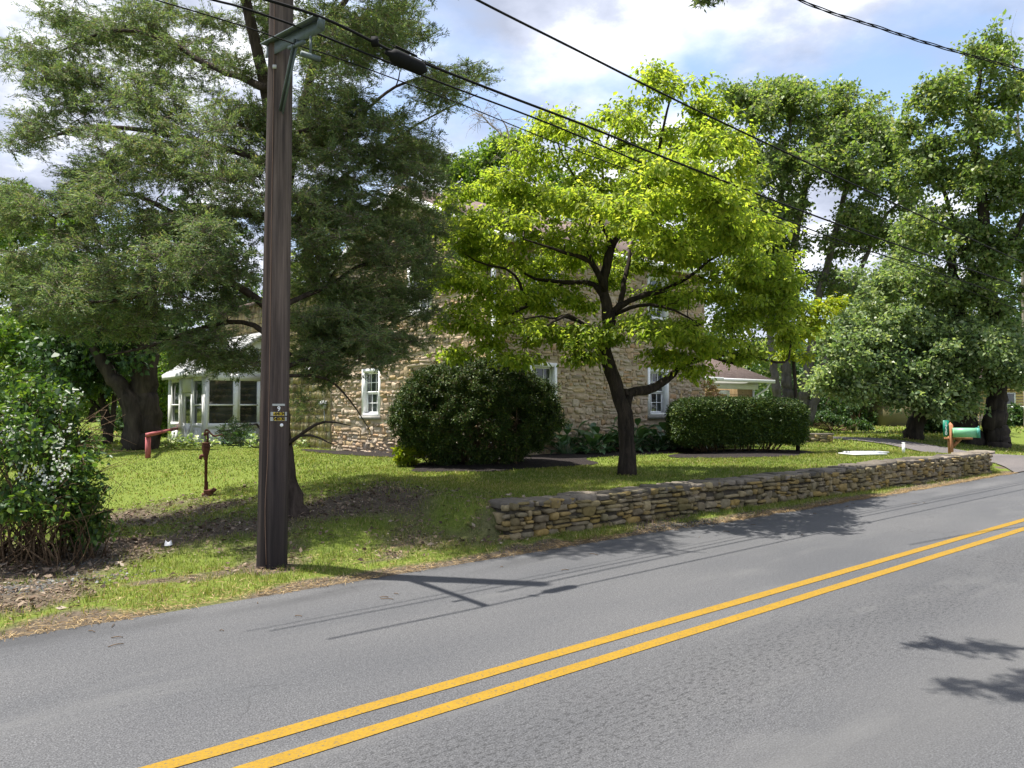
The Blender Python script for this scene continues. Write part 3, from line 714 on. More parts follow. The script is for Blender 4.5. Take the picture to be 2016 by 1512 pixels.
def window(par, mapf, rect, depth=0.10, cas=0.085, grid=(3, 2), meet=True, sill=True, lower_grid=True):
    u0, u1, v0, v1 = rect; O = mapf(0.0, 0.0, 0.0); eu = mapf(1.0, 0.0, 0.0) - O; ev = EZ; ew = mapf(0.0, 0.0, 1.0) - O
    f = MB(); bx = lambda a, b, c, d, w0, w1: f.abox(O, eu, ev, ew, a, b, c, d, w0, w1)
    bx(u0, u0 + cas, v0, v1, -depth - .06, 0.02); bx(u1 - cas, u1, v0, v1, -depth - .06, 0.02)
    bx(u0 + cas, u1 - cas, v1 - cas * 1.2, v1, -depth - .06, 0.022); bx(u0 + cas, u1 - cas, v0, v0 + cas * .8, -depth - .06, 0.03)
    a, b, c, d = u0 + cas, u1 - cas, v0 + cas * .8, v1 - cas * 1.2; vm = (c + d) / 2
    sw = 0.04
    for (c0, d0, w) in ((vm, d, -depth - .01), (c, vm, -depth - .045)):
        bx(a, a + sw, c0, d0, w - .03, w); bx(b - sw, b, c0, d0, w - .03, w); bx(a + sw, b - sw, c0, c0 + sw, w - .03, w); bx(a + sw, b - sw, d0 - sw, d0, w - .03, w)
        if grid:
            for k in range(1, grid[0]):
                x = a + (b - a) * k / grid[0]; bx(x - .009, x + .009, c0 + sw, d0 - sw, w - .02, w - .006)
            for k in range(1, grid[1]):
                y = c0 + (d0 - c0) * k / grid[1]; bx(a + sw, b - sw, y - .009, y + .009, w - .021, w - .007)
    o = f.build('window', M['white'], par)
    g_ = MB()
    for (c0, d0, w) in ((vm, d, -depth - .03), (c, vm, -depth - .065)):
        g_.poly([O + eu * x + ev * y + ew * w for x, y in ((a, c0), (b, c0), (b, d0), (a, d0))])
    g_.build('pane', M['glass'], o)
    if sill:
        s_ = MB(); s_.abox(O, eu, ev, ew, u0 - .03, u1 + .03, v0 - .10, v0 - .004, -.2, .075)
        s_.build('sill', M['concrete'], o)
    return o
for q in fr: window(house, fmap, q)
for q in gr: window(house, gmap, q, depth=0.06)
# roof with rake boards, gutter and downspout
ov, rt = 0.28, 0.14
sl_ = (RID - ZE) / (GL / 2)
m = MB()
for sg in (0, 1):
    e = -ov if sg == 0 else GL + ov; ze = ZE + 0.05 - sl_ * ov; zr = RID + 0.06
    pts = [gmap(e, ze, 0.16), gmap(GL / 2, zr, 0.16), gmap(GL / 2, zr, 0.16) + EA * (FL + .32), gmap(e, ze, 0.16) + EA * (FL + .32)]
    m.prism(pts, (0, 0, rt))
rf = m.build('roof', M['roof'], house)
m = MB()
for e0, e1 in ((-ov, GL / 2), (GL + ov, GL / 2)):
    z0 = ZE - sl_ * ov - .10; z1 = RID - .09
    m.prism([gmap(e0, z0, .175), gmap(e1, z1, .175), gmap(e1, z1 + .20, .175), gmap(e0, z0 + .20, .175)], EA * -.03)
m.build('rake_board', M['white'], rf)
m = MB()
m.abox(fmap(0, 0, 0), EA, EZ, -EB, -.16, FL + .16, ZE - .22, ZE - .06, ov + .005, ov + .115)
m.build('gutter', M['white'], rf)
m = MB()
m.abox(fmap(0, 0, 0), EA, EZ, -EB, .02, .11, .1, ZE - .45, .055, .125); m.abox(fmap(0, 0, 0), EA, EZ, -EB, .02, .11, ZE - .45, ZE - .24, .055, .32)
m.build('downspout', M['white'], house)
# chimney on the far gable
m = MB(); c = W2(CA + FL - .6, CB + GL / 2, RID + .2); m.box(c, (.7, .9, 1.6), (EA, EB, EZ)); m.box(c + EZ * .84, (.82, 1.02, .12), (EA, EB, EZ))
m.build('chimney', M['mortar'], house)

# shingled wing: continues the gable plane, set back a hand
SB0, PB = GL, AB(*on_b(404, 890, 0)[:2])
pd_ = on_a(512, 890, CA); pbb = AB(pd_[0], pd_[1])[1]; pc = on_b(404, 890, pbb); PA, PBb = AB(pc[0], pc[1])         # porch corner in (a,b)
SW = PBb - CB                                               # where porch front meets the wing
m = MB(); r = np.random.default_rng(31)
SET = -0.06
smap = lambda u, v, w: gmap(u, v, w + SET)
UE = SW + 4.2; SH = 5.25
v = 0.10; k = 0
sw_win = grect(598, 632, 606, 696); sw_win = (sw_win[0], sw_win[1], 2.75, 4.1)
while v < SH:
    u = SB0 + .09
    while u < UE:
        w = r.uniform(.09, .22); a1 = min(u + w - .006, UE); dz = r.normal(0, .012)
        if not (sw_win[0] - .05 < (u + a1) / 2 < sw_win[1] + .05 and sw_win[2] - .1 < v + .12 < sw_win[3]):
            O = smap(0, 0, 0); t0 = .035 + r.uniform(0, .012)
            P = [smap(u, v + dz, .0), smap(a1, v + dz, .0), smap(a1, v + dz, t0), smap(u, v + dz, t0), smap(u, v + .33, -.0), smap(a1, v + .33, -.0), smap(a1, v + .33, .012), smap(u, v + .33, .012)]
            m.add(P, [[0, 3, 2, 1], [3, 7, 6, 2], [0, 4, 7, 3], [1, 2, 6, 5], [4, 5, 6, 7]])
        u += w
    v += .25; k += 1
m.build('shake_siding', M['shakes'], house)
m = MB(); m.abox(smap(0, 0, 0), EB, EZ, -EA, SB0 + .02, UE, ZB, SH + .05, -.3, -.005)
m.build('wing_wall', M['corner_wood'], house)
m = MB(); m.abox(smap(0, 0, 0), EB, EZ, -EA, SB0 - .01, SB0 + .09, -.1, SH, .0, .10); m.build('corner_board', M['corner_wood'], house)
m = MB(); m.abox(smap(0, 0, 0), EB, EZ, -EA, SB0 + .1, UE, ZB, .09, -.02, .02); m.build('wing_footing', M['concrete'], house)
window(house, smap, sw_win, depth=-.06, grid=(2, 1), sill=False)
m = MB(); m.prism([smap(SB0 - .0, SH, .25), smap(UE + .2, SH, .25), smap(UE + .2, SH + .9, -2.6), smap(SB0, SH + .9, -2.6)], (0, 0, .12)); m.build('wing_roof', M['roof'], house)
mp = g_uv(640, 797)
m = MB(); m.abox(smap(0, 0, 0), EB, EZ, -EA, mp[0] - .10, mp[0] + .10, mp[1] - .13, mp[1] + .13, .03, .15)
m.lathe(smap(mp[0], mp[1] + .02, .15), [(.085, 0), (.085, .06), (.05, .10), (.0, .105)], 14, (EB, EZ, -EA)); m.tube([smap(mp[0], mp[1] - .12, .09), smap(mp[0], mp[1] - .8, .06)], .016, 6)
m.build('electric_meter', M['alu'], house)

# enclosed porch
FZ = 0.04; PT = 2.64
pmap = lambda u, v, w: W2(PA, PBb, 0) + np.multiply.outer(u, EA) + np.multiply.outer(v, EZ) + np.multiply.outer(w, -EB)
qmap = lambda u, v, w: W2(PA, PBb, 0) + np.multiply.outer(u, EB) + np.multiply.outer(v, EZ) + np.multiply.outer(w, -EA)
def p_u(px): p = on_b(px, 800, PBb); return AB(p[0], p[1])[0] - PA
def q_u(px): p = on_a(px, 800, PA); return AB(p[0], p[1])[1] - PBb
PW = CA - PA; QL = q_u(332)
ZWB, ZWM, ZWT = 0.97, 1.65, 2.50
frame = MB(); panel = MB(); PN = []
def pb(mb, mapf, u0, u1, v0, v1, w0, w1):
    O = mapf(0., 0., 0.); mb.abox(O, mapf(1., 0., 0.) - O, EZ, mapf(0., 0., 1.) - O, u0, u1, v0, v1, w0, w1)
fx = [0.0, p_u(410), p_u(461), p_u(471), p_u(508), PW]
# front
pb(panel, pmap, 0.09, PW, FZ, ZWB, -.06, 0)
pb(frame, pmap, 0, fx[1], FZ, PT, -.08, .02); pb(frame, pmap, fx[2], fx[3], ZWB + .045, PT, -.07, .018); pb(frame, pmap, fx[4], PW, ZWB + .045, PT, -.07, .016)
pb(frame, pmap, fx[1], PW, ZWB - .11, ZWB + .045, -.09, .045); pb(frame, pmap, fx[1], PW, ZWT, PT + .1, -.09, .022)
for a, b in ((fx[1], fx[2]), (fx[3], fx[4])):
    pb(frame, pmap, a, b, ZWM - .03, ZWM + .03, -.06, 0.01)
    for x in (a, b - .03): pb(frame, pmap, x, x + .03, ZWB + .045, ZWT, -.058, .004)
    O = pmap(0., 0., 0.); PN.append([pmap(x, y, -.05) for x, y in ((a, ZWB), (b, ZWB), (b, ZWT), (a, ZWT))])
for k in range(9):
    x = .25 + k * (PW - .4) / 9; pb(panel, pmap, x, x + .05, FZ + .2, ZWB - .22, .0, .018); pb(panel, pmap, x + .11, x + .16, FZ + .2, ZWB - .22, .0, .018)
    pb(panel, pmap, x, x + .16, ZWB - .25, ZWB - .22, .001, .017)
# left side with the door
panel.build('porch_panel', M['white'], house); panel = None
sx = [0.0, q_u(398), q_u(381), q_u(377), q_u(360), q_u(353), q_u(338), QL]
pb(frame, qmap, 0.021, sx[1], FZ, PT, -.08, .018)
for (a, b) in ((sx[1], sx[2]), (sx[5], sx[6])):
    panel = MB(); pb(panel, qmap, a, b, FZ, ZWB, -.06, 0); pb(frame, qmap, a, b, ZWB - .1, ZWB + .04, -.08, .03); pb(frame, qmap, a, b, ZWM - .03, ZWM + .03, -.06, .01)
    pb(frame, qmap, a, b, ZWT, PT + .1, -.08, .02)
    for j in (.22, .6): pb(panel, qmap, a + (b - a) * j, a + (b - a) * (j + .18), FZ + .2, ZWB - .22, .0, .018)
    panel.build('porch_panel', M['white'], house)
    PN.append([qmap(x, y, -.05) for x, y in ((a, ZWB), (b, ZWB), (b, ZWT), (a, ZWT))])
for (a, b) in ((sx[2], sx[3]), (sx[4], sx[5]), (sx[6], sx[7])): pb(frame, qmap, a, b, FZ, PT, -.08, .022)
pb(frame, qmap, sx[3], sx[4], FZ + 2.06, PT + .1, -.08, .02)
pf = frame.build('porch_frame', M['white'], house)
for q in PN: MB().poly(q).build('pane', M['glass'], pf)
d = MB(); da, db = sx[3] + .015, sx[4] - .015; dw = db - da
pb(d, qmap, da, db, FZ + .02, FZ + .95, -.06, -.01); pb(d, qmap, da, da + dw * .2, FZ + .95, FZ + 2.04, -.06, -.01); pb(d, qmap, db - dw * .2, db, FZ + .95, FZ + 2.04, -.06, -.01)
pb(d, qmap, da + dw * .2, db - dw * .2, FZ + 1.92, FZ + 2.04, -.06, -.01)
for s0, s1 in ((0, 1), (1, 0)):
    p0, p1 = qmap(da + dw * .1 + dw * .8 * s0, FZ + .12, .002), qmap(da + dw * .1 + dw * .8 * s1, FZ + .88, .002)
    d.tube([p0, p1], .022, 4)
do = d.build('porch_door', M['white'], house)
d = MB(); d.poly([qmap(x, y, -.035) for x, y in ((da + dw * .2, FZ + .95), (db - dw * .2, FZ + .95), (db - dw * .2, FZ + 1.92), (da + dw * .2, FZ + 1.92))]); d.build('door_pane', M['glass'], do)
d = MB(); d.lathe(qmap(da + dw * .09, FZ + 1.0, -.01), [(.012, 0), (.012, .04), (.03, .05), (.03, .08), (0, .085)], 10, (EB, EZ, -EA)); d.build('handle', M['black'], do)
m = MB(); m.abox(pmap(0, 0, 0), EA, EZ, -EB, .06, PW, ZB, FZ - .003, -QL, -.05); m.build('porch_footing', M['concrete'], house)
m = MB(); m.abox(pmap(0, 0, 0), EA, EZ, -EB, 1.2, PW + .2, 1.0, PT, -QL, -1.6); m.build('porch_inner_wall', M['corner_wood'], house)
m = MB(); pO = pmap(0, 0, 0)
re = pmap(-.10, PT + .08, .12); rt_ = pmap(PW, PT + .08 + (PW + .1) * .72, .12)
m.prism([re, rt_, rt_ + EB * (QL + .6), re + EB * (QL + .6)], (0, 0, .10)); pro = m.build('porch_roof', M['white_roof'], house)
m = MB()
for s in (0.0, 1.0):
    o = EB * ((QL + .6) * s + (-.03 if s == 0 else 0)); m.prism([re + o + EZ * -.12, rt_ + o + EZ * -.12, rt_ + o + EZ * .11, re + o + EZ * .11], EB * .03)
m.prism([re + EA * -.03 + EZ * -.10, re + EA * -.03 + EB * (QL + .6) + EZ * -.10, re + EA * -.03 + EB * (QL + .6) + EZ * .10, re + EA * -.03 + EZ * .10], EA * .029)
m.build('fascia', M['white'], pro)
m = MB(); m.poly([pmap(0, PT + .1, .0), pmap(PW, PT + .1, .0), pmap(PW, PT + .1 + PW * .70, .0)]); m.build('porch_gable', M['white'], house)

# step and red handrail by the porch door
sc_ = (sx[3] + sx[4]) / 2
m = MB()
for k, (hh, ww) in enumerate(((FZ - .02, .75), (FZ - .14, 1.25))):
    O = qmap(0, 0, 0); m.abox(O, EB, EZ, -EA, sc_ - 1.3 + .02 * k, sc_ + 1.0 - .02 * k, ZB, hh, .012, ww)
s0 = qmap(sc_, 0, .6)
tag(m.build('porch_steps', M['concrete'], None, loc=(s0[0], s0[1], Hs(s0))), 'low grey stone steps at the white porch door', 'steps')
hp = gp(291, 902, -0.05); hp2 = qmap(q_u(350), 0, .05); 
rl = thing('handrail', 'faded red wooden handrail with one post by the porch steps', 'handrail', (hp[0], hp[1], Hs(hp)))
hd = at(291, 856, hp[1]); hz1 = hd[2]
m = MB(); m.abox(hp * [1, 1, 0], EA, EB, EZ, -.055, .055, -.055, .055, Hs(hp) - .1, hz1 - .06); m.build('post', M['red_paint'], rl)
e1 = np.array([hp2[0], hp2[1], at(350, 844, hp2[1])[2]]); e0 = np.array([hp[0], hp[1], hz1]); dr = e1 - e0; dr /= np.linalg.norm(dr); e0 = e0 - dr * .12
sd = np.cross(dr, EZ); sd /= np.linalg.norm(sd); up = np.cross(sd, dr)
m = MB(); m.abox(e0, dr, sd, up, 0, np.linalg.norm(e1 - e0), -.055, .055, -.045, .045); m.build('rail', M['red_paint'], rl)

# low wing to the right
pw = at(1484, 800, 31.9); WRa, WB = AB(pw[0], pw[1]); WL0 = CA + FL
nmap = lambda u, v, w: W2(WL0, WB, 0) + np.multiply.outer(u, EA) + np.multiply.outer(v, EZ) + np.multiply.outer(w, -EB)
NU = WRa - WL0; NE = 2.62
def n_u(px): p = on_b(px, 800, WB); return AB(p[0], p[1])[0] - WL0
m = MB(); m.abox(nmap(0, 0, 0), EA, EZ, -EB, 0.01, NU, ZB, NE, -6, 0); ww = m.build('low_wing_wall', M['tan_panel'], house)
m = MB()
for z in (1.78, 2.08): m.abox(nmap(0, 0, 0), EA, EZ, -EB, n_u(1437), NU - .1, z - .012, z, .0, .012)
m.build('panel_joint', M['fence_wood'], ww)
m = MB(); m.abox(nmap(0, 0, 0), EA, EZ, -EB, 0.02, NU + .3, NE - .32, NE, 0.004, .03); m.abox(nmap(0, 0, 0), EA, EZ, -EB, NU - .1, NU + .02, ZB, NE - .33, .003, .035)
m.build('low_wing_trim', M['white'], house)
RB = 3.4; RZ = 1.42
lr = [nmap(-.2, NE, .4), nmap(NU + .8, NE, .4), nmap(NU + .8, NE + RZ, -RB), nmap(-.2, NE + RZ, -RB)]
m = MB(); m.prism(lr, (0, 0, .12)); m.prism([lr[3], lr[2], nmap(NU + .8, NE, -RB * 2 - .4), nmap(-.2, NE, -RB * 2 - .4)], (0, 0, .12)); lro = m.build('low_wing_roof', M['roof'], house)
m = MB(); m.abox(nmap(0, 0, 0), EA, EZ, -EB, 2.0, NU + .85, NE - .05, NE + .09, .405, .50)
m.tube([nmap(NU + .55, NE, .45), nmap(NU + .5, NE - .3, .3), nmap(NU + .08, NE - .55, .1), nmap(NU + .06, .2, .08)], .045, 8)
m.build('low_wing_gutter', M['white'], lro)
wq = (n_u(1413), n_u(1436), 1.15, 2.25); window(house, nmap, wq, depth=-.03, cas=.10, grid=(2, 1), sill=False)
er = on_b(1425, 745, WB - 1.0); eu1 = AB(er[0], er[1])[0] - WL0
m = MB(); m.abox(nmap(0, 0, 0), EA, EZ, -EB, 0.05, eu1, 2.56, 2.70, .02, 1.0); m.tube([nmap(eu1 - .4, 2.56, .9), nmap(eu1 - .6, 2.2, .4), nmap(eu1 - .9, 2.05, .05)], .04, 6)
m.build('entry_canopy', M['white'], house)

# ---------------------------------------------------------------- trees
def unit(v): return v / (np.linalg.norm(v, axis=-1, keepdims=True) + 1e-9)
def smooth_path(pts, n):
    """Catmull-Rom through pts, n samples"""
    P = np.asarray(pts, float)
    if len(P) == 2: k = np.linspace(0, 1, n)[:, None]; return P[0] * (1 - k) + P[1] * k
    Q = np.vstack([2 * P[0] - P[1], P, 2 * P[-1] - P[-2]]); t = np.linspace(0, len(P) - 1 - 1e-6, n); i = t.astype(int); f = (t - i)[:, None]
    p0, p1, p2, p3 = Q[i], Q[i + 1], Q[i + 2], Q[i + 3]
    return 0.5 * (2 * p1 + (p2 - p0) * f + (2 * p0 - 5 * p1 + 4 * p2 - p3) * f ** 2 + (3 * p1 - p0 - 3 * p2 + p3) * f ** 3)
class Tree:
    def __init__(s, seed=1):
        s.r = np.random.default_rng(seed); s.wood = MB(); s.leaf = MB(); s.N = []; s.R = []
    def limb(s, pts, r0, r1, sides=8, flare=0.0, gnarl=0.03):
        P = np.asarray(pts, float); L = np.linalg.norm(np.diff(P, axis=0), axis=1).sum(); n = max(4, int(L / 0.22) + 2)
        Q = smooth_path(P, n); k = np.linspace(0, 1, n)
        Rr = r0 * (1 - k) ** 0.85 + r1 * (1 - (1 - k) ** 0.85)
        if flare: Rr = Rr * (1 + flare * np.exp(-k * L / 0.22))
        j = s.r.normal(0, gnarl, (n, 3)); j[0] = 0; Q = Q + j * Rr[:, None] * 2.0
        Rr = Rr * (1 + s.r.normal(0, 0.05, n))
        s.wood.tube(Q, Rr, sides); s.N.append(Q); s.R.append(Rr); return s
    def clumps(s, C, rootz=None, sag=0.12, rmax=0.05, base=0.010, slope=0.011, tip=0.005, upw=0.3):
        C = np.asarray(C, float)
        N = np.vstack(s.N); R = np.concatenate(s.R)
        # drop already-served order: nearest to the skeleton first
        d = np.array([np.min(np.linalg.norm(N - c, axis=1)) for c in C]); order = np.argsort(d)
        Ps, Rs = [], []
        for q in order:
            c = C[q]; dv = N - c; dist = np.linalg.norm(dv, axis=1)
            cost = dist + upw * np.maximum(0, dv[:, 2]) - 0.8 * np.minimum(R, .1)
            i = int(np.argmin(cost)); a = N[i]; L = dist[i]
            if L < 0.15: continue
            k = np.linspace(0, 1, 6)[:, None]
            mid = (a + c) / 2 + np.array([0, 0, sag * L * s.r.uniform(-0.5, 1.2)]) + s.r.normal(0, 0.08 * L, 3)
            P = a * (1 - k) ** 2 + 2 * mid * k * (1 - k) + c * k ** 2; P[1:-1] += s.r.normal(0, 0.025 * L, (4, 3))
            r0 = min(R[i] * 0.75, base + slope * L, rmax)
            rr = np.linspace(max(r0, tip), tip, 6)
            Ps.append(P); Rs.append(rr); N = np.vstack([N, P[1:]]); R = np.concatenate([R, rr[1:]])
        if Ps: s.wood.tubes(np.array(Ps), np.array(Rs), 5)
        return s
    def foliage(s, C, rad, ntw, nlf, L, Wd, up=0.5, along=0.4, droop=0.15, fold=0.12, six=False, tw=0.003, twig=True, tmin=0.25, jit=0.03, flat=0.0, shell=0.5, down=0.0, nrm=0.5):
        """twigs radiate from every clump centre to points in its ellipsoid; leaves sit along the twigs"""
        r = s.r; C = np.asarray(C, float); n = len(C); rad = np.asarray(rad, float)
        if rad.ndim == 1: rad = np.broadcast_to(rad, (n, 3))
        e = unit(r.normal(0, 1, (n, ntw, 3))) * (r.random((n, ntw, 1)) ** shell)
        E = C[:, None] + e * rad[:, None] + np.array([0, 0, -down])
        S = C[:, None] + r.normal(0, 0.18, (n, ntw, 3)) * rad[:, None]
        S = S.reshape(-1, 3); E = E.reshape(-1, 3)
        Mi = (S + E) / 2 + np.array([0, 0, 1.0]) * (np.linalg.norm(E - S, axis=1, keepdims=True) * 0.14) + r.normal(0, 0.03, S.shape)
        if twig: s.wood.m = 1; s.wood.tubes(np.stack([S, Mi, E], 1), np.broadcast_to([tw * 1.3, tw, tw * .6], (len(S), 3)), 3); s.wood.m = 0
        t = r.uniform(tmin, 1.03, (len(S), nlf, 1))
        P = S[:, None] * (1 - t) ** 2 + 2 * Mi[:, None] * t * (1 - t) + E[:, None] * t ** 2 + r.normal(0, jit, (len(S), nlf, 3))
        D = unit((E - S)[:, None] + 0 * P)
        A = D * along + r.normal(0, 0.42, P.shape) + np.array([0, 0, -flat])
        Nn = r.normal(0, nrm, P.shape) + np.array([0, 0, up])
        m = P.shape[0] * nlf
        sz = np.exp(r.normal(0, 0.22, m))
        s.leaf.leaves(P.reshape(-1, 3), A.reshape(-1, 3), Nn.reshape(-1, 3), L * sz, Wd * sz, fold, droop, six)
        return s
    def done(s, name, label, cat, loc, bark, leaf, group=None, crown='crown', trunk='trunk', twigs=None):
        o = thing(name, label, cat, loc, group)
        s.wood.build(trunk, [bark, twigs or bark], o, smooth=True)
        if s.leaf.n: s.leaf.build(crown, leaf, o)
        return o
def lobes(rows, seed):
    """rows (px, py, rx, ry, Y, dY, n) -> clump centres in the world"""
    r = np.random.default_rng(seed); C = []
    for px, py, rx, ry, Y, dY, n in rows:
        e = unit(r.normal(0, 1, (n, 3))) * (r.random((n, 1)) ** 0.42)
        for q in e: C.append(at(px + rx * q[0], py + ry * q[1], Y + dY * q[2]))
    return np.array(C)
def path(pts, Y):
    Y = np.interp(np.linspace(0, 1, len(pts)), np.linspace(0, 1, len(Y)), Y) if np.ndim(Y) else [Y] * len(pts)
    return [at(p[0], p[1], y) for p, y in zip(pts, Y)]

# --- eastern red cedar behind the pole
cb = gp(584, 1012, 0.05); cY = cb[1]
T = Tree(3)
T.limb([cb - EZ * .1] + path([(566, 950), (556, 870), (550, 740), (547, 600), (543, 420), (525, 190), (488, 20), (455, -140), (440, -260)], (cY, cY + .2, cY + .2)), 0.135, 0.05, 10, flare=0.9)
for pts, Y, r0, r1 in [
    ([(548, 640), (560, 440), (600, 200), (640, 60), (692, -20), (725, -130), (740, -240)], (cY + .1, 12.2), .075, .025),
    ([(527, 175), (470, 150), (400, 125), (330, 80), (220, 60), (100, 110)], (cY, 10.8), .055, .010),
    ([(550, 430), (470, 420), (360, 425), (240, 380), (110, 430)], (cY, 9.4), .06, .012),
    ([(540, 330), (470, 300), (350, 270), (200, 250), (60, 280)], (cY, 10.0), .055, .01),
    ([(565, 640), (450, 555), (330, 560), (240, 590), (80, 600)], (cY, 9.3), .055, .012),
    ([(562, 600), (650, 560), (720, 520), (800, 525), (880, 480)], (cY, 12.4), .038, .006),
    ([(550, 730), (640, 690), (700, 655), (770, 640), (850, 600)], (cY, 12.2), .034, .006),
    ([(550, 470), (650, 370), (740, 300), (840, 235), (940, 185)], (cY, 12.2), .036, .006),
    ([(590, 260), (700, 230), (780, 170), (870, 140), (945, 120)], (cY, 12.3), .032, .005),
    ([(570, 700), (500, 640), (420, 640), (300, 680), (210, 700)], (cY, 9.8), .045, .01),
    ([(550, 740), (640, 745), (690, 790), (730, 850)], (cY, 11.0), .022, .004),
    ([(558, 880), (600, 850), (622, 836), (650, 830), (690, 838)], (cY, cY - .5), .028, .005),
    ([(590, 858), (618, 858), (640, 868), (658, 876)], (cY - .1, cY - .6), .018, .005),
    ([(556, 880), (530, 868), (505, 835), (480, 838), (440, 850)], (cY, cY - .4), .02, .004),
    ([(556, 890), (530, 880), (500, 880), (470, 862)], (cY, cY - .2), .016, .004)]:
    T.limb(path(pts, Y), r0, r1, 7, gnarl=.08)
CED = [(60, 120, 55, 45, 10.5, .6, 6), (150, 50, 90, 55, 11, 1, 10), (40, 270, 45, 50, 10, .6, 5), (100, 200, 60, 60, 10.3, .6, 6),
       (330, 110, 160, 110, 11.5, 1.8, 28), (260, 290, 150, 110, 10, 1.5, 32), (420, 330, 120, 130, 9.6, 1.0, 28), (170, 420, 140, 80, 9.7, 1.4, 24),
       (340, 510, 160, 100, 9.4, 1.4, 32), (130, 550, 140, 90, 9.4, 1.2, 26), (430, 600, 90, 80, 9.8, 1.0, 16), (240, 640, 140, 50, 9.7, .9, 16), (400, 690, 90, 50, 10, .8, 11),
       (450, 470, 90, 90, 9.3, .8, 14), (30, 440, 50, 90, 9.6, .8, 8),
       (640, 100, 90, 110, 10.8, 2.4, 30), (770, 50, 75, 75, 11.3, 2.0, 17), (870, 180, 60, 40, 11.1, 1.5, 11), (700, 290, 130, 120, 11.2, 2.3, 50), (810, 330, 70, 85, 11.2, 1.8, 24),
       (640, 450, 100, 100, 11.1, 2.0, 40), (760, 450, 90, 80, 11.4, 1.8, 30), (650, 590, 110, 90, 11.1, 2.0, 36), (760, 580, 80, 70, 11.4, 1.7, 17), (620, 700, 60, 50, 10.8, 1.6, 12), (730, 690, 80, 50, 11.0, 1.6, 10), (830, 520, 50, 60, 11.3, 1.5, 9),
       (930, 150, 25, 20, 11.0, 1.1, 3), (860, 450, 35, 40, 11.2, 1.3, 4), (500, 250, 60, 160, 10.0, .8, 14), (520, 60, 60, 60, 12, 1, 8), (720, 80, 120, 60, 9.6, .9, 18), (860, -90, 110, 60, 9.4, .9, 20), (700, -80, 120, 80, 9.3, .9, 20), (660, 260, 70, 90, 10.3, .8, 14), (560, -60, 120, 60, 9.2, .8, 12),
       (400, -130, 240, 110, 11.5, 2.2, 34), (660, -150, 190, 120, 11, 2.2, 30), (900, -120, 90, 80, 10.4, 1.4, 14), (640, 430, 90, 200, 9.9, .7, 12), (700, 650, 110, 50, 10.6, 1.0, 16), (640, 725, 60, 35, 10.8, .6, 8), (780, 670, 60, 40, 11.2, .7, 7), (830, 590, 40, 50, 11.4, .6, 6), (600, 790, 30, 25, 11.6, .4, 2), (450, 712, 75, 30, 10.2, .7, 10), (380, 690, 60, 35, 10, .7, 7), (280, 60, 160, 60, 11, 1.2, 12), (160, 150, 90, 60, 10.4, .9, 8), (250, 200, 120, 60, 10.4, 1, 10)]
C = lobes([(q[0], q[1], q[2], q[3], q[4], q[5], int(q[6] * (1.6 if q[1] < 480 and q[0] < 600 else 1.45 if q[0] > 600 else 1.15) + .5)) for q in CED], 41)
T.clumps(C, sag=.10, rmax=.028, base=.007, slope=.008, tip=.003)
T.foliage(C, (.46, .46, .20), 15, 46, .043, .0095, up=.35, along=1.0, droop=.16, fold=.1, tw=.003, tmin=.25, jit=.016, shell=.35, nrm=1.0)
C2 = np.array([at(x, y, cY - .45) for x, y in ((440, 850), (452, 862), (462, 848), (470, 872), (482, 842), (455, 836))])
T.foliage(C2, (.14, .14, .09), 6, 22, .044, .0125, up=.35, along=.8, droop=.1, fold=.1, tw=.0025, tmin=.12, jit=.015, shell=.4, nrm=1.0)
T.done('cedar_tree', 'huge shaggy dark green cedar tree growing right behind the utility pole', 'tree', cb, M['bark_cedar'], M['leaf_cedar'], twigs=M['twig_grey'])

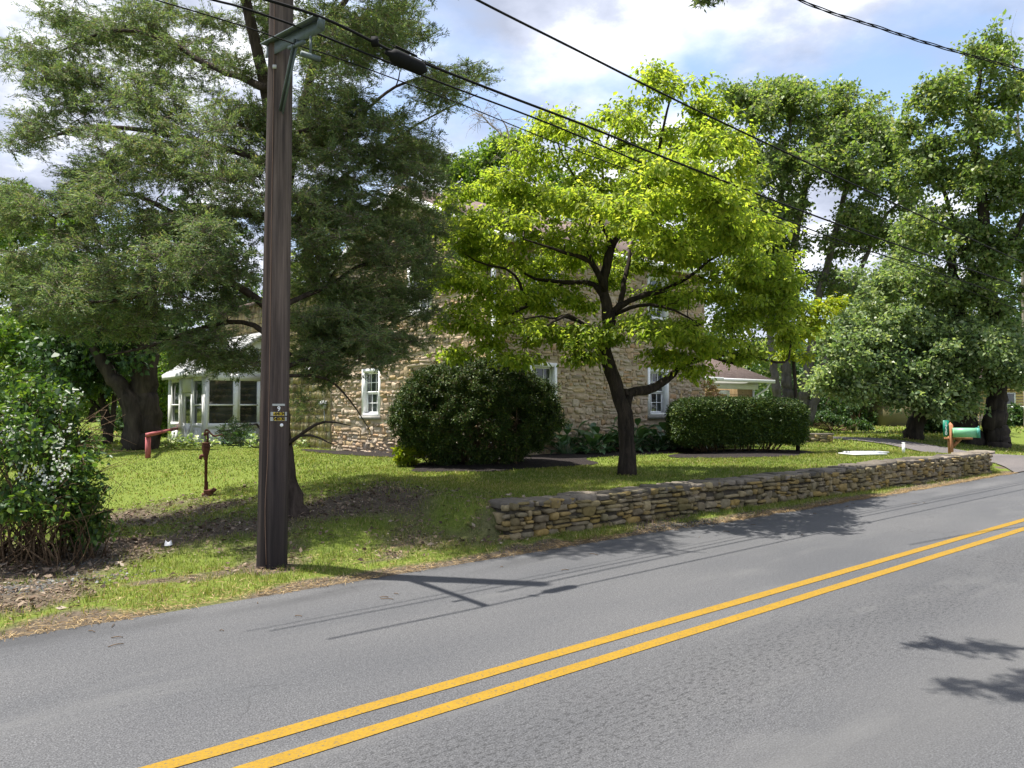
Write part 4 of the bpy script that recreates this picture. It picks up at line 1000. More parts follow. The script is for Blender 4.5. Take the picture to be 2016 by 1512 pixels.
# --- dogwood on the lawn
db_ = gp(1235, 935, 0.36); dYd = db_[1]; y0 = dYd
T = Tree(7)
T.limb([db_ - EZ * .1] + path([(1236, 900), (1233, 850), (1228, 805), (1212, 755), (1195, 705), (1190, 670), (1200, 640), (1204, 615)], y0), .145, .092, 12, flare=.35, gnarl=.05)
for pts, Y, r0, r1 in [
    ([(1198, 650), (1197, 615), (1190, 580), (1188, 550), (1195, 520), (1202, 490), (1207, 478)], (y0, y0 + .1), .10, .07),
    ([(1205, 482), (1196, 460), (1180, 432), (1190, 400), (1186, 330), (1200, 260)], (y0, y0 + .3), .05, .012),
    ([(1206, 482), (1222, 458), (1240, 430), (1262, 400), (1290, 330), (1310, 230), (1330, 160)], (y0, y0 - .5), .055, .010),
    ([(1190, 572), (1180, 545), (1166, 518), (1140, 505), (1110, 497), (1085, 488), (1030, 470)], (y0, y0 - .9), .06, .012),
    ([(1166, 516), (1155, 486), (1150, 468), (1160, 450), (1175, 400)], (y0 - .2, y0 + .6), .035, .01),
    ([(1188, 585), (1172, 562), (1150, 556), (1107, 556), (1080, 552), (1050, 548), (1010, 520), (960, 470)], (y0, y0 + 1.1), .055, .012),
    ([(1110, 556), (1095, 572), (1068, 594), (1042, 602), (1018, 612), (995, 632), (978, 654)], (y0 + .5, y0 + .2), .04, .012),
    ([(1040, 602), (1030, 580), (1022, 555), (1000, 530), (950, 520), (915, 500)], (y0 + .4, y0 - .3), .035, .01),
    ([(1198, 655), (1180, 655), (1160, 645), (1135, 630), (1118, 620), (1080, 640), (1040, 665)], (y0, y0 - 1.0), .05, .01),
    ([(1135, 632), (1110, 622), (1090, 628), (1060, 622), (990, 640)], (y0 - .3, y0 - .7), .03, .008),
    ([(1206, 615), (1220, 598), (1226, 570), (1230, 545), (1238, 515), (1245, 480), (1275, 430), (1330, 380)], (y0, y0 + .9), .06, .012),
    ([(1208, 612), (1236, 594), (1270, 580), (1306, 572), (1340, 554), (1370, 535), (1398, 512), (1440, 490)], (y0, y0 + .7), .06, .014),
    ([(1375, 542), (1400, 556), (1433, 552), (1470, 540), (1520, 530)], (y0 + .4, y0 + .8), .032, .01),
    ([(1210, 620), (1240, 606), (1280, 600), (1330, 612), (1380, 640)], (y0, y0 - 1.1), .04, .01),
    ([(1231, 815), (1236, 780), (1258, 769), (1290, 762), (1320, 742), (1340, 720), (1378, 706), (1417, 700), (1452, 696)], (y0, y0 + .8), .095, .03),
    ([(1405, 704), (1430, 712), (1452, 716), (1468, 708), (1472, 690), (1485, 660)], (y0 + .6, y0 + .9), .03, .01),
    ([(1450, 697), (1490, 705), (1535, 714), (1553, 706), (1557, 660), (1558, 640), (1580, 610)], (y0 + .8, y0 + 1.2), .028, .008),
    ([(1234, 778), (1231, 764)], y0, .035, .026),
    ([(1262, 400), (1300, 370), (1370, 340), (1430, 300)], (y0 - .1, y0 + .5), .03, .008),
    ([(1186, 430), (1150, 380), (1110, 310), (1090, 260)], (y0 + .2, y0 + .3), .03, .008)]:
    T.limb(path(pts, Y), r0, r1, 8, gnarl=.07)
DOG = [(1300, 160, 45, 28, y0 - .4, .5, 5), (1395, 190, 40, 40, y0, .6, 5), (1250, 230, 60, 30, y0, 1, 7), (1120, 245, 60, 28, y0, .9, 7), (1060, 300, 60, 40, y0 + .2, 1, 8), (1200, 310, 90, 35, y0, 1.6, 12),
       (1340, 270, 80, 35, y0, 1.3, 11), (1430, 290, 45, 40, y0 + .2, .9, 6), (980, 370, 60, 30, y0 + .2, 1, 7), (905, 460, 50, 35, y0 + .3, .9, 7), (930, 550, 65, 40, y0, 1.1, 8), (905, 620, 45, 35, y0 - .2, .8, 6),
       (1000, 450, 90, 50, y0, 1.6, 13), (1100, 390, 90, 40, y0, 1.6, 12), (1220, 400, 90, 35, y0 - .3, 1.7, 13), (1330, 380, 90, 45, y0, 1.7, 14), (1430, 380, 50, 50, y0 + .3, 1.2, 9), (1490, 450, 45, 40, y0 + .4, 1, 7),
       (1430, 470, 80, 40, y0, 1.5, 12), (1540, 520, 40, 22, y0 + .4, .8, 5), (1480, 540, 70, 30, y0, 1.2, 9), (1310, 480, 80, 30, y0 - .4, 1.5, 9), (1400, 580, 110, 35, y0, 1.4, 13), (1310, 640, 70, 30, y0 - .9, 1.0, 9),
       (1130, 470, 60, 30, y0 + .3, 1.2, 7), (1080, 590, 60, 30, y0 + .3, 1.0, 6), (1040, 655, 60, 25, y0 - .7, .8, 7), (1110, 670, 55, 25, y0 - .7, .8, 6), (960, 660, 45, 25, y0 - .1, .8, 5), (1010, 700, 50, 20, y0 - .6, .6, 4), (900, 690, 30, 18, y0 + .1, .4, 3),
       (1210, 660, 45, 18, y0 - .6, .5, 5), (1400, 680, 60, 25, y0, .9, 8), (1480, 640, 60, 25, y0 + .3, .9, 8), (1330, 700, 50, 18, y0 - .2, .8, 5), (1460, 700, 30, 15, y0 + .8, .5, 4), (1540, 600, 40, 25, y0 + .6, .8, 6), (1540, 660, 35, 22, y0 + .9, .7, 5), (1420, 440, 110, 60, y0 + 1.2, .8, 10), (1520, 580, 50, 40, y0 + .9, .9, 7), (1010, 400, 80, 40, y0 + 1.0, .8, 8), (940, 500, 70, 50, y0 + .8, .8, 8), (900, 400, 30, 25, y0 + .3, .6, 3), (1290, 330, 90, 50, y0 + 1.2, .7, 8), (1000, 570, 70, 50, y0 + .3, .9, 8), (880, 560, 35, 45, y0, .7, 5), (1460, 330, 40, 50, y0 + .6, .8, 5), (1230, 430, 70, 25, y0 - 2.8, .4, 5), (1310, 340, 70, 25, y0 - 2.8, .4, 5), (1400, 400, 60, 25, y0 - 2.7, .4, 5), (1340, 385, 90, 35, y0 - 2.1, .6, 8), (1430, 440, 60, 35, y0 - 1.9, .6, 6), (1400, 300, 50, 30, y0 - 1.7, .5, 5), (1150, 400, 70, 30, y0 - 1.9, .5, 6), (1330, 470, 60, 22, y0 - 2.2, .5, 5), (1480, 520, 50, 22, y0 - 1.6, .5, 4), (1130, 510, 70, 25, y0 + 1.6, .5, 8), (1260, 525, 70, 25, y0 + 1.6, .5, 8), (1350, 500, 70, 25, y0 + 1.5, .5, 8), (1070, 540, 60, 30, y0 + 1.5, .5, 7), (1000, 610, 60, 30, y0 + 1.2, .5, 7), (1300, 585, 60, 22, y0 + 1.5, .5, 6), (1150, 600, 40, 18, y0 + 1.5, .5, 4), (1350, 640, 70, 25, y0 + 1.3, .5, 7), (1240, 450, 90, 25, y0 + 1.6, .5, 9), (1375, 735, 35, 12, y0 + .5, .4, 3), (1170, 560, 40, 15, y0 + .9, .4, 3), (1150, 705, 30, 12, y0 - .7, .4, 3)]
C = lobes([(q[0], q[1], q[2] * 1.08, q[3] * 1.15, q[4], q[5], int(q[6] * (1.65 if q[1] < 520 else 1.3) + .5)) for q in DOG], 43)
T.clumps(C, sag=.05, rmax=.03, base=.006, slope=.008, tip=.003)
T.foliage(C, (.47, .47, .11), 10, 13, .074, .041, up=1.0, along=.75, droop=.28, fold=.14, six=True, tw=.0024, tmin=.2, jit=.045, flat=.40, shell=.45, nrm=.42)
T.done('dogwood_tree', 'bright yellow-green dogwood tree with black forked trunk on the lawn', 'tree', db_, M['bark_dog'], M['leaf_dog'])

# --- small lime-leaved tree behind it, over the hedge
lb = at(1570, 800, 19.5); lb[2] = Hs(lb); T = Tree(9)
T.limb([lb] + path([(1566, 760), (1562, 700), (1568, 650), (1590, 610)], 19.5), .055, .02, 7)
T.limb(path([(1566, 690), (1585, 640), (1620, 615), (1650, 600)], (19.5, 19.2)), .03, .008, 6)
C = lobes([(1600, 610, 50, 20, 19.3, .7, 9), (1575, 655, 40, 22, 19.5, .7, 7), (1640, 600, 22, 9, 19.1, .3, 3), (1560, 700, 45, 12, 19.4, .5, 4), (1600, 640, 30, 18, 19.4, .5, 4)], 45)
T.clumps(C, rmax=.02, base=.005, slope=.006, tip=.003)
T.foliage(C, (.42, .42, .14), 9, 11, .10, .055, up=1.0, along=.8, droop=.25, six=True, tmin=.2, jit=.05, flat=.25, shell=.45, nrm=.4, tw=.0025)
T.done('lime_tree', 'small lime-yellow leaved tree glowing above the right end of the hedge', 'tree', lb, M['bark_dog'], M['leaf_lime'])

# --- trees of the background
def bgtree(name, label, base, trunks, rows, leaf, bark, seed, L=.16, Wd=.11, rad=(1.0, 1.0, .7), ntw=11, nlf=12, twig=True, group=None, up=.8, sides=8, dens=1.6):
    T = Tree(seed)
    for pts, Y, r0, r1 in trunks: T.limb(path(pts, Y), r0, r1, sides, gnarl=.05)
    C = lobes([(q[0], q[1], q[2], q[3], q[4], q[5], int(q[6] * dens + .5)) for q in rows], seed + 100)
    T.clumps(C, sag=.05, rmax=.10, base=.015, slope=.012, tip=.008)
    T.foliage(C, rad, ntw, nlf, L, Wd, up=up, along=.5, droop=.18, fold=.12, tw=.006, twig=twig, tmin=.25, jit=.10, flat=.2, shell=.42, nrm=.6)
    return T.done(name, label, 'tree', base, bark, leaf, group)
# multi-stemmed tree behind the hedge
b = at(1565, 815, 36); b[2] = Hs(b)
bgtree('multi_stem_tree', 'tall tree of four grey trunks rising behind the clipped hedge', b,
    [([(1540, 830), (1528, 760), (1520, 690), (1512, 600), (1530, 480), (1545, 330), (1560, 210)], 36, .22, .05), ([(1555, 830), (1550, 760), (1545, 680), (1550, 560), (1575, 420), (1600, 300), (1610, 220)], 36.3, .29, .06),
     ([(1578, 830), (1585, 770), (1597, 690), (1608, 600), (1640, 480), (1670, 350), (1690, 240)], 35.7, .29, .06), ([(1592, 830), (1605, 780), (1632, 690), (1660, 600), (1690, 540), (1740, 430), (1800, 380)], 35.5, .24, .04)],
    [(1500, 220, 60, 60, 36, 2, 16), (1570, 200, 60, 50, 36, 2, 15), (1640, 230, 60, 60, 36, 2, 15), (1710, 250, 60, 60, 36, 2, 14), (1520, 320, 70, 60, 36, 2.5, 18), (1620, 310, 80, 60, 35, 2.5, 18), (1710, 340, 60, 60, 35, 2.5, 15),
     (1500, 430, 60, 60, 36, 2.5, 13), (1480, 520, 50, 60, 37, 2, 9), (1470, 460, 60, 60, 37, 2, 8), (1540, 480, 50, 50, 37, 2, 6), (1740, 470, 60, 50, 36, 2, 9), (1660, 480, 40, 30, 36, 2, 4), (1700, 600, 60, 60, 37, 2, 10), (1790, 400, 40, 60, 36, 2, 7), (1560, 420, 30, 40, 36, 2, 5), (1690, 430, 50, 45, 35, 2, 8), (1640, 560, 45, 30, 36, 1.5, 5), (1560, 560, 40, 35, 37, 1.5, 6), (1500, 610, 50, 40, 37, 1.5, 6), (1440, 190, 20, 20, 36, 1, 3), (1760, 300, 40, 40, 35, 1.5, 6)],
    M['leaf_maple'], M['bark_grey'], 51, ntw=12, nlf=14, dens=2.0)
# tallest tree at the right edge
b = gp(1962, 880, 0.1)
bgtree('tall_maple', 'tallest tree at the right with a straight dark trunk beside the mailbox', b,
    [([(1965, 885), (1962, 830), (1960, 740), (1950, 600), (1935, 420), (1920, 260), (1930, 140)], b[1], .42, .06), ([(1960, 560), (1990, 480), (2040, 380), (2080, 300)], (b[1], b[1] - 1), .14, .04), ([(1950, 600), (1900, 500), (1860, 380), (1830, 260)], (b[1], b[1] + 1), .14, .03)],
    [(1950, 110, 40, 45, b[1], 1.2, 9), (1990, 170, 35, 40, b[1], 1.2, 6), (1850, 190, 55, 50, b[1], 1.5, 11), (1930, 240, 60, 55, b[1], 1.8, 12), (1820, 320, 55, 60, b[1], 1.8, 12), (1900, 350, 80, 60, b[1], 2, 17), (1990, 360, 60, 70, b[1], 2, 13),
     (1860, 450, 80, 60, b[1], 2, 16), (1970, 480, 80, 60, b[1], 2, 17), (2060, 300, 60, 120, b[1], 2, 14), (2070, 500, 60, 100, b[1], 2, 14), (1830, 560, 60, 45, b[1], 1.5, 9), (1930, 580, 80, 45, b[1], 2, 13), (1790, 250, 20, 20, b[1], .8, 3)],
    M['leaf_maple'], M['bark_dark'], 53, L=.14, Wd=.10, rad=(.8, .8, .5), ntw=12, nlf=14)
b = gp(1907, 884, 0.1); b = b + np.array([1.2, 2.2, 0]); b[2] = Hs(b)
bgtree('shade_tree', 'thick dark-trunked tree half hidden behind the green mailbox', b,
    [([(1912, 890), (1900, 820), (1897, 740), (1890, 620), (1870, 500)], b[1], .50, .12), ([(1893, 640), (1850, 580), (1800, 545)], (b[1], b[1] + 1), .16, .05)],
    [(1900, 680, 70, 40, b[1] - 1, 1.5, 12), (1960, 690, 60, 40, b[1] - 1.5, 1.5, 12), (1990, 740, 45, 35, b[1] - 1.5, 1.2, 8), (1900, 750, 50, 28, b[1] - 1.5, 1, 8), (1860, 590, 60, 50, b[1], 1.5, 9), (2040, 680, 40, 60, b[1], 1.5, 7), (1960, 640, 50, 30, b[1] - 1, 1, 7), (1800, 480, 60, 50, b[1] + 2, 1.5, 8), (1760, 560, 50, 60, b[1] + 3, 1.5, 9)],
    M['leaf_pale'], M['bark_dark'], 55, L=.13, Wd=.10, rad=(.7, .7, .42), ntw=12, nlf=13)
b = gp(1797, 864, 0.2)
bgtree('leaning_tree', 'leaning black-trunked tree with low pale grey-green crown beyond the driveway', b,
    [([(1797, 868), (1800, 840), (1812, 815), (1808, 790), (1800, 740), (1800, 680), (1795, 620)], b[1], .36, .10), ([(1815, 825), (1835, 812), (1860, 812), (1890, 800)], (b[1], b[1] - .8), .16, .06), ([(1803, 770), (1770, 720), (1720, 690), (1660, 690)], (b[1], b[1] - 1), .13, .03), ([(1800, 720), (1840, 680), (1860, 640)], b[1], .10, .03)],
    [(1680, 690, 70, 40, b[1] - 1, 1.5, 15), (1640, 740, 40, 30, b[1] - 1.2, 1, 8), (1760, 640, 70, 45, b[1], 1.6, 15), (1700, 620, 60, 45, b[1], 1.5, 11), (1760, 720, 70, 35, b[1] - 1, 1.4, 13), (1700, 770, 50, 22, b[1] - 1.3, 1, 8), (1790, 780, 60, 22, b[1] - 1.3, .9, 10),
     (1850, 740, 50, 35, b[1] - 1, 1.2, 9), (1870, 800, 40, 18, b[1] - 1.3, .7, 6), (1830, 660, 45, 40, b[1], 1.2, 8), (1730, 560, 60, 40, b[1] + .5, 1.5, 9), (1650, 640, 35, 30, b[1] - .5, 1, 5)],
    M['leaf_pale'], M['bark_dark'], 57, L=.14, Wd=.105, rad=(.8, .8, .42), ntw=12, nlf=14)
# pale tree behind the dogwood, left
b = at(960, 800, 44); b[2] = Hs(b)
bgtree('soft_green_tree', 'soft pale green tree showing between the cedar and the dogwood above the roof', b,
    [([(960, 830), (958, 600), (950, 450), (955, 340)], 44, .35, .06)],
    [(930, 330, 60, 35, 44, 2, 14), (1000, 310, 60, 40, 44, 2, 14), (920, 400, 55, 40, 44, 2, 12), (1010, 390, 70, 50, 44, 2, 14), (1080, 370, 60, 60, 45, 2, 12), (880, 350, 25, 25, 44, 1, 4), (900, 470, 60, 40, 44, 2, 8)],
    M['leaf_bright'], M['bark_grey'], 59, L=.20, Wd=.14, rad=(1.2, 1.2, .8), ntw=11, nlf=12)
b = at(1280, 800, 50); b[2] = Hs(b)
bgtree('distant_tree', 'broad tree far behind the house roof in the middle', b, [([(1280, 830), (1280, 560), (1290, 400)], 50, .4, .1)],
    [(1180, 430, 90, 60, 50, 3, 16), (1300, 400, 90, 60, 50, 3, 16), (1400, 450, 90, 80, 50, 3, 18), (1250, 500, 100, 60, 50, 3, 16), (1440, 600, 70, 80, 50, 3, 16), (1480, 720, 60, 60, 48, 3, 12)],
    M['leaf_maple'], M['bark_grey'], 61, L=.24, Wd=.18, rad=(1.6, 1.6, 1.1), ntw=10, nlf=12, twig=False)
# left: old two-stemmed tree, thin tree, bright maples
b = gp(275, 884, -0.05)
bgtree('old_tree', 'massive black-trunked old tree with a leaning side limb left of the porch', b,
    [([(278, 890), (284, 840), (283, 760), (285, 680), (290, 560), (300, 420)], b[1], .52, .25), ([(262, 890), (262, 850), (258, 800), (238, 760), (214, 735), (190, 690), (150, 640)], (b[1] - .3, b[1] - .6), .36, .10)],
    [(290, 650, 60, 40, b[1] + 3.5, 2, 14), (190, 640, 80, 50, b[1], 2.5, 14), (120, 700, 70, 40, b[1] + 1, 2, 12), (200, 560, 100, 60, b[1] + 2, 3, 16), (400, 560, 100, 80, b[1] + 12, 3, 16), (180, 740, 60, 25, b[1] + 1, 1.5, 8), (330, 470, 150, 80, b[1] + 13, 3, 18), (480, 640, 70, 60, b[1] + 12, 2, 10), (250, 700, 40, 30, b[1] - .5, 1, 4)],
    M['leaf_dark'], M['bark_dark'], 63, L=.16, Wd=.12, rad=(1.0, 1.0, .6))
b = gp(212, 882, -0.05); b = b + np.array([-.5, 3, 0]); b[2] = Hs(b)
bgtree('thin_tree', 'thin forked dark tree standing left of the massive old trunk', b,
    [([(213, 888), (211, 840), (204, 800), (196, 750), (190, 700)], b[1], .20, .08), ([(213, 870), (222, 820), (226, 770), (236, 730)], b[1], .12, .05), ([(204, 815), (180, 790), (150, 776)], b[1], .07, .03)],
    [(180, 740, 70, 35, b[1], 1.5, 12), (110, 760, 60, 30, b[1], 1.5, 10), (230, 720, 50, 30, b[1] + 1, 1.5, 8), (150, 690, 70, 35, b[1] + 1, 1.5, 10)],
    M['leaf_bright'], M['bark_dark'], 65, L=.14, Wd=.11, rad=(.8, .8, .5))
b = at(30, 810, 30); b[2] = Hs(b)
bgtree('bright_maple', 'sunny bright green maple at the left edge above the flowering shrub', b,
    [([(30, 840), (28, 700), (30, 560), (20, 440)], 30, .25, .05)],
    [(20, 660, 60, 40, 29, 2, 14), (70, 720, 60, 35, 29, 2, 14), (10, 740, 50, 40, 29, 2, 10), (30, 560, 60, 60, 30, 2, 14), (20, 460, 50, 50, 30, 1.5, 10), (90, 600, 60, 50, 31, 2, 12), (-60, 600, 60, 150, 30, 2, 16), (40, 400, 30, 30, 30, 1, 5), (130, 480, 70, 60, 33, 2, 10)],
    M['leaf_bright'], M['bark_grey'], 67, L=.16, Wd=.12, rad=(.9, .9, .5), ntw=12, nlf=13)
# shrubby tree beside the porch
b = at(318, 870, 33); b[2] = Hs(b)
bgtree('leafy_sapling', 'leafy light green sapling in the gap between old tree and porch', b,
    [([(318, 885), (316, 820), (320, 760)], 33, .08, .03)],
    [(318, 800, 18, 45, 33, 1, 9), (316, 740, 25, 40, 33, 1, 8), (320, 850, 16, 25, 33, .7, 5)], M['leaf_bright'], M['bark_dark'], 69, L=.13, Wd=.10, rad=(.5, .5, .4))
# understory trees along the far side, each its own
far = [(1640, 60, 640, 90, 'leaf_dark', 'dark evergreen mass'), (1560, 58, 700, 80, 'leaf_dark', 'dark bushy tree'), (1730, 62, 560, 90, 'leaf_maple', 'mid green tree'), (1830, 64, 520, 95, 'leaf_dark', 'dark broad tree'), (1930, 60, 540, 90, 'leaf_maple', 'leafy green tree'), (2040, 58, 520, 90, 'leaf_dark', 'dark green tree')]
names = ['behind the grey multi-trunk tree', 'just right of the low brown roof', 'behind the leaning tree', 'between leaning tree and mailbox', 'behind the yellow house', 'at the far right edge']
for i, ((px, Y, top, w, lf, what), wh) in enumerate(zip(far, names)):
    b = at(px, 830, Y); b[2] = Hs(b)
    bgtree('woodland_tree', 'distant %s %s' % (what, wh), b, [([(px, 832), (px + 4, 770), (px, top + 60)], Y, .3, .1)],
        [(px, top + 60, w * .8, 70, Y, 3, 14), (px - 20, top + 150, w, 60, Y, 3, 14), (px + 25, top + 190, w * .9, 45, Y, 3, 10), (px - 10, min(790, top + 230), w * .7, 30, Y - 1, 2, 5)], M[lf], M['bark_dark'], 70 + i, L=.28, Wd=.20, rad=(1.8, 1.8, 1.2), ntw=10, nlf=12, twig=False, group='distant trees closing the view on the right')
farl = [(60, 62, 640, 'leaf_bright'), (180, 66, 660, 'leaf_maple'), (330, 60, 620, 'leaf_bright'), (-40, 58, 600, 'leaf_maple'), (460, 64, 560, 'leaf_maple'), (620, 60, 480, 'leaf_maple'), (760, 58, 450, 'leaf_maple')]
nml = ['sunlit tree far behind the flowering shrub', 'darker tree far behind the thin forked tree', 'sunlit tree far behind the massive old trunk', 'tree at the extreme left far beyond the shrub', 'tree far behind the porch roof', 'tree far behind the shingled wing', 'tree far behind the gable peak']
for i, ((px, Y, top, lf), wh) in enumerate(zip(farl, nml)):
    b = at(px, 830, Y); b[2] = Hs(b)
    bgtree('woodland_tree', wh, b, [([(px, 832), (px + 4, 780), (px, top + 50)], Y, .3, .1)],
        [(px, top + 50, 70, 60, Y, 3, 14), (px - 20, top + 130, 85, 50, Y, 3, 12), (px + 15, min(770, top + 190), 70, 30, Y, 2, 8)], M[lf], M['bark_dark'], 80 + i, L=.28, Wd=.20, rad=(1.8, 1.8, 1.2), ntw=10, nlf=11, twig=False, group='distant trees closing the view on the left')
# the far wood that closes the horizon all round
r = np.random.default_rng(99); m = MB()
n = 700; ang = r.uniform(-1.25, 1.25, n); rad_ = r.uniform(85, 130, n)
C = np.stack([np.sin(ang) * rad_, np.cos(ang) * rad_, r.uniform(0.5, 8.5, n)], -1)
T = Tree(101); T.foliage(C, (4.5, 4.5, 3.0), 12, 11, .75, .55, up=.6, twig=False, jit=.5, shell=.35, nrm=.8)
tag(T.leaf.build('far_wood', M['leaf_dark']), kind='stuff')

# dead bare boughs
def dead(name, label, base, main, seed, n=26, r0=.05, spread=1.0):
    T = Tree(seed)
    for pts, Y in main: T.limb(path(pts, Y), r0, .012, 5)
    N = np.vstack(T.N); r = T.r
    for _ in range(n):
        a = N[r.integers(len(N) // 3, len(N))]; d = unit(r.normal(0, 1, 3) + [0, 0, .6]); L = r.uniform(.4, 1.1) * spread
        p = np.stack([a, a + d * L * .5 + r.normal(0, .06 * spread, 3), a + d * L + r.normal(0, .1 * spread, 3)]); T.limb(p, .012, .004, 4)
        for _ in range(3):
            q = p[1] + r.normal(0, .1, 3) * spread; T.limb([p[1], q + (p[2] - p[1]) * .6, q + (p[2] - p[1]) * 1.1 + r.normal(0, .2, 3) * spread], .007, .003, 3)
    return T.done(name, label, 'tree', base, M['bark_dead'], None)
b = at(985, 830, 30); b[2] = Hs(b)
dead('dead_tree', 'bare bleached dead twigs poking out beside the top left of the dogwood', b, [([(1010, 830), (1010, 500), (1000, 300), (960, 240), (935, 220)], 30), ([(1003, 320), (1000, 260), (985, 230)], 30)], 111, 34, .06, 1.0)
b = at(2020, 830, 40); b[2] = Hs(b)
dead('dead_tree', 'bare leafless dead tree top at the upper right edge', b, [([(2020, 850), (2012, 500), (2005, 250), (1995, 130), (1990, 100)], 40), ([(2008, 280), (1985, 220), (1970, 190)], 40)], 113, 40, .10, 1.6)

# the tree on the camera's side of the road: only a bough end comes into the picture
b = np.array([6.9, 1.6, 0.0]); b[2] = Hs(b); T = Tree(121)
T.limb([b, b + [0.05, 0, 2.2], b + [0, .1, 4.6], b + [-.1, .3, 7.5]], .22, .08, 10, flare=.4)
T.limb([b + [0, .1, 4.4], [5.4, 3.4, 5.0], [4.0, 4.5, 4.95], [2.6, 5.2, 4.85], [1.62, 5.45, 4.72]], .07, .012, 7)
T.limb([[4.6, 4.1, 5.0], [3.9, 3.9, 5.0], [2.8, 4.2, 4.95], [2.3, 4.35, 4.95]], .035, .01, 6)
T.limb([[2.6, 5.2, 4.85], [2.0, 4.95, 5.0], [1.5, 4.75, 5.05], [1.05, 4.65, 5.05]], .02, .006, 6)
C = np.array([at(1384, 2, 5.42), at(1400, -8, 5.4), at(1415, -14, 5.4), [1.5, 5.45, 4.70], [1.75, 5.42, 4.80], [2.15, 5.3, 4.92], [2.5, 5.2, 4.9], [2.9, 5.05, 5.0], [3.3, 4.85, 5.0], [3.7, 4.6, 5.05], [2.35, 4.35, 5.0], [2.7, 4.25, 5.0], [3.1, 4.15, 5.05], [3.5, 4.0, 5.1], [4.2, 4.3, 5.1], [4.9, 3.9, 5.1], [2.75, 4.75, 5.05], [3.2, 3.7, 5.1]])
C = np.vstack([C, C[3:] + np.abs(np.random.default_rng(5).normal(0, .10, C[3:].shape)) * [1, -.5, 1], C[9:] + np.random.default_rng(6).normal(0, .12, C[9:].shape) + [.1, -.1, .15], b + np.array([0, 0, 6.2]) + unit(np.random.default_rng(3).normal(0, 1, (40, 3))) * [2.0, 1.2, 1.8]])
C = np.vstack([C, [[1.05, 4.66, 5.05], [1.25, 4.72, 5.1], [1.45, 4.62, 5.1], [1.6, 4.8, 5.05], [1.8, 4.7, 5.1], [1.9, 4.95, 5.1], [1.35, 4.5, 5.1], [2.1, 4.6, 5.15]]])
T.clumps(C, rmax=.02, base=.006, slope=.007, tip=.003)
T.foliage(C[:3], (.13, .1, .05), 14, 14, .035, .010, up=.4, along=1.0, droop=.1, tmin=.15, jit=.01, shell=.4, nrm=.9)
T.foliage(C[3:], (.25, .22, .10), 16, 22, .045, .015, up=.4, along=1.0, droop=.1, tmin=.15, jit=.02, shell=.4, nrm=.9)
T.done('roadside_tree', 'dark overhanging bough tip of a roadside tree at the top of the sky', 'tree', b, M['bark_dark'], M['leaf_cedar'])

# ---------------------------------------------------------------- clipped shrubs, hedge, plants
# round yew
T = Tree(131); yc = YEW + EZ * 1.05; yr = np.array([1.72, 1.25, 1.08]); r = T.r
s0 = at(1112, 810, YEW[1])[0]; s1 = at(764, 810, YEW[1])[0]; yr[0] = (s0 - s1) / 2 - .02; ztop = at(938, 708, YEW[1])[2]; yr[2] = (ztop - YEW[2]) / 2 + .10; yc = np.array([(s0 + s1) / 2, YEW[1], ztop - yr[2]])
n = 1150; e = unit(r.normal(0, 1, (n, 3))); e = e[e[:, 2] > -0.86]; k = 0.90 + 0.05 * r.normal(0, 1, (len(e), 1))
boxy = np.sign(e) * np.abs(e) ** 0.86
boxy = boxy * (1 / np.maximum(1e-6, np.linalg.norm(boxy, axis=1, keepdims=True)))
boxy = boxy * np.stack([1 - .26 * np.clip(-e[:, 2] - .1, 0, 1), 1 - .26 * np.clip(-e[:, 2] - .1, 0, 1), np.ones(len(e))], -1)
C = yc + boxy * yr * k * (1.0 + 0.05 * (vnoise(e[:, :1] * 3 + 7, e[:, 2:] * 3, 5) - .5))
keep = ~((e[:, 2] < -0.35) & (r.random(len(e)) < 0.45)); C = C[keep]
inn = yc + unit(r.normal(0, 1, (260, 3))) * yr * 0.68; inn = inn[inn[:, 2] > yc[2] - .45]; C = np.vstack([C, inn])
for q in range(64):
    c = C[r.integers(len(C))]; st = YEW + r.normal(0, 1, 3) * [.28, .22, 0]; st[2] = Hs(st) - .03
    T.limb([st, st * .55 + c * .45 + r.normal(0, .05, 3) + [0, 0, .12], c], .020, .006, 5)
T.foliage(C, (.17, .17, .14), 16, 17, .044, .016, up=.5, along=.9, droop=.05, tmin=.1, jit=.025, shell=.5, nrm=1.0, tw=.002)
T.done('round_yew_bush', 'large rounded clipped dark yew bush in front of the stone house corner', 'bush', YEW, M['stem'], M['leaf_yew'], crown='foliage', trunk='stems')
# box hedge
T = Tree(133); r = T.r
hl, hr = at(1328, 830, HEDGE[1])[0], at(1600, 830, HEDGE[1] )[0]; ht = at(1460, 786, HEDGE[1])[2]; hz_ = Hs(HEDGE)
hw, hd_, hh = (hr - hl) / 2 - .10, 0.95, ht - hz_ - .10; hc = np.array([(hl + hr) / 2, HEDGE[1] + .6, hz_])
n = 2300; q = r.uniform(-1, 1, (n, 3)); ax = r.integers(0, 3, n); sg = np.where(r.random(n) < .5, -1, 1)
pr3 = np.where(r.random(n) < .42, 1, np.where(r.random(n) < .5, 2, 0))
q[np.arange(n), pr3] = np.where((pr3 == 1), np.where(r.random(n) < .72, -1, 1), np.where(pr3 == 2, 1, sg)); 
qn = np.linalg.norm(q * [1, 1, 1], ord=7, axis=1, keepdims=True); q = q / np.maximum(qn, 1.0)
C = hc + np.stack([q[:, 0] * hw, q[:, 1] * hd_, hh * (0.60 + 0.40 * q[:, 2])], -1) * (1 + r.normal(0, .008, (n, 3)))
rot = np.array([[1, 0, 0], [0.12, 1, 0], [0, 0, 1]]); C[:, 1] += (C[:, 0] - hc[0]) * 0.22
low = (C[:, 2] < hz_ + .45) & (r.random(n) < .35); C = C[~low]
C[:, 2] += .05 * (vnoise(C[:, 0] * 1.5, C[:, 1] * 1.5, 2) - .5)
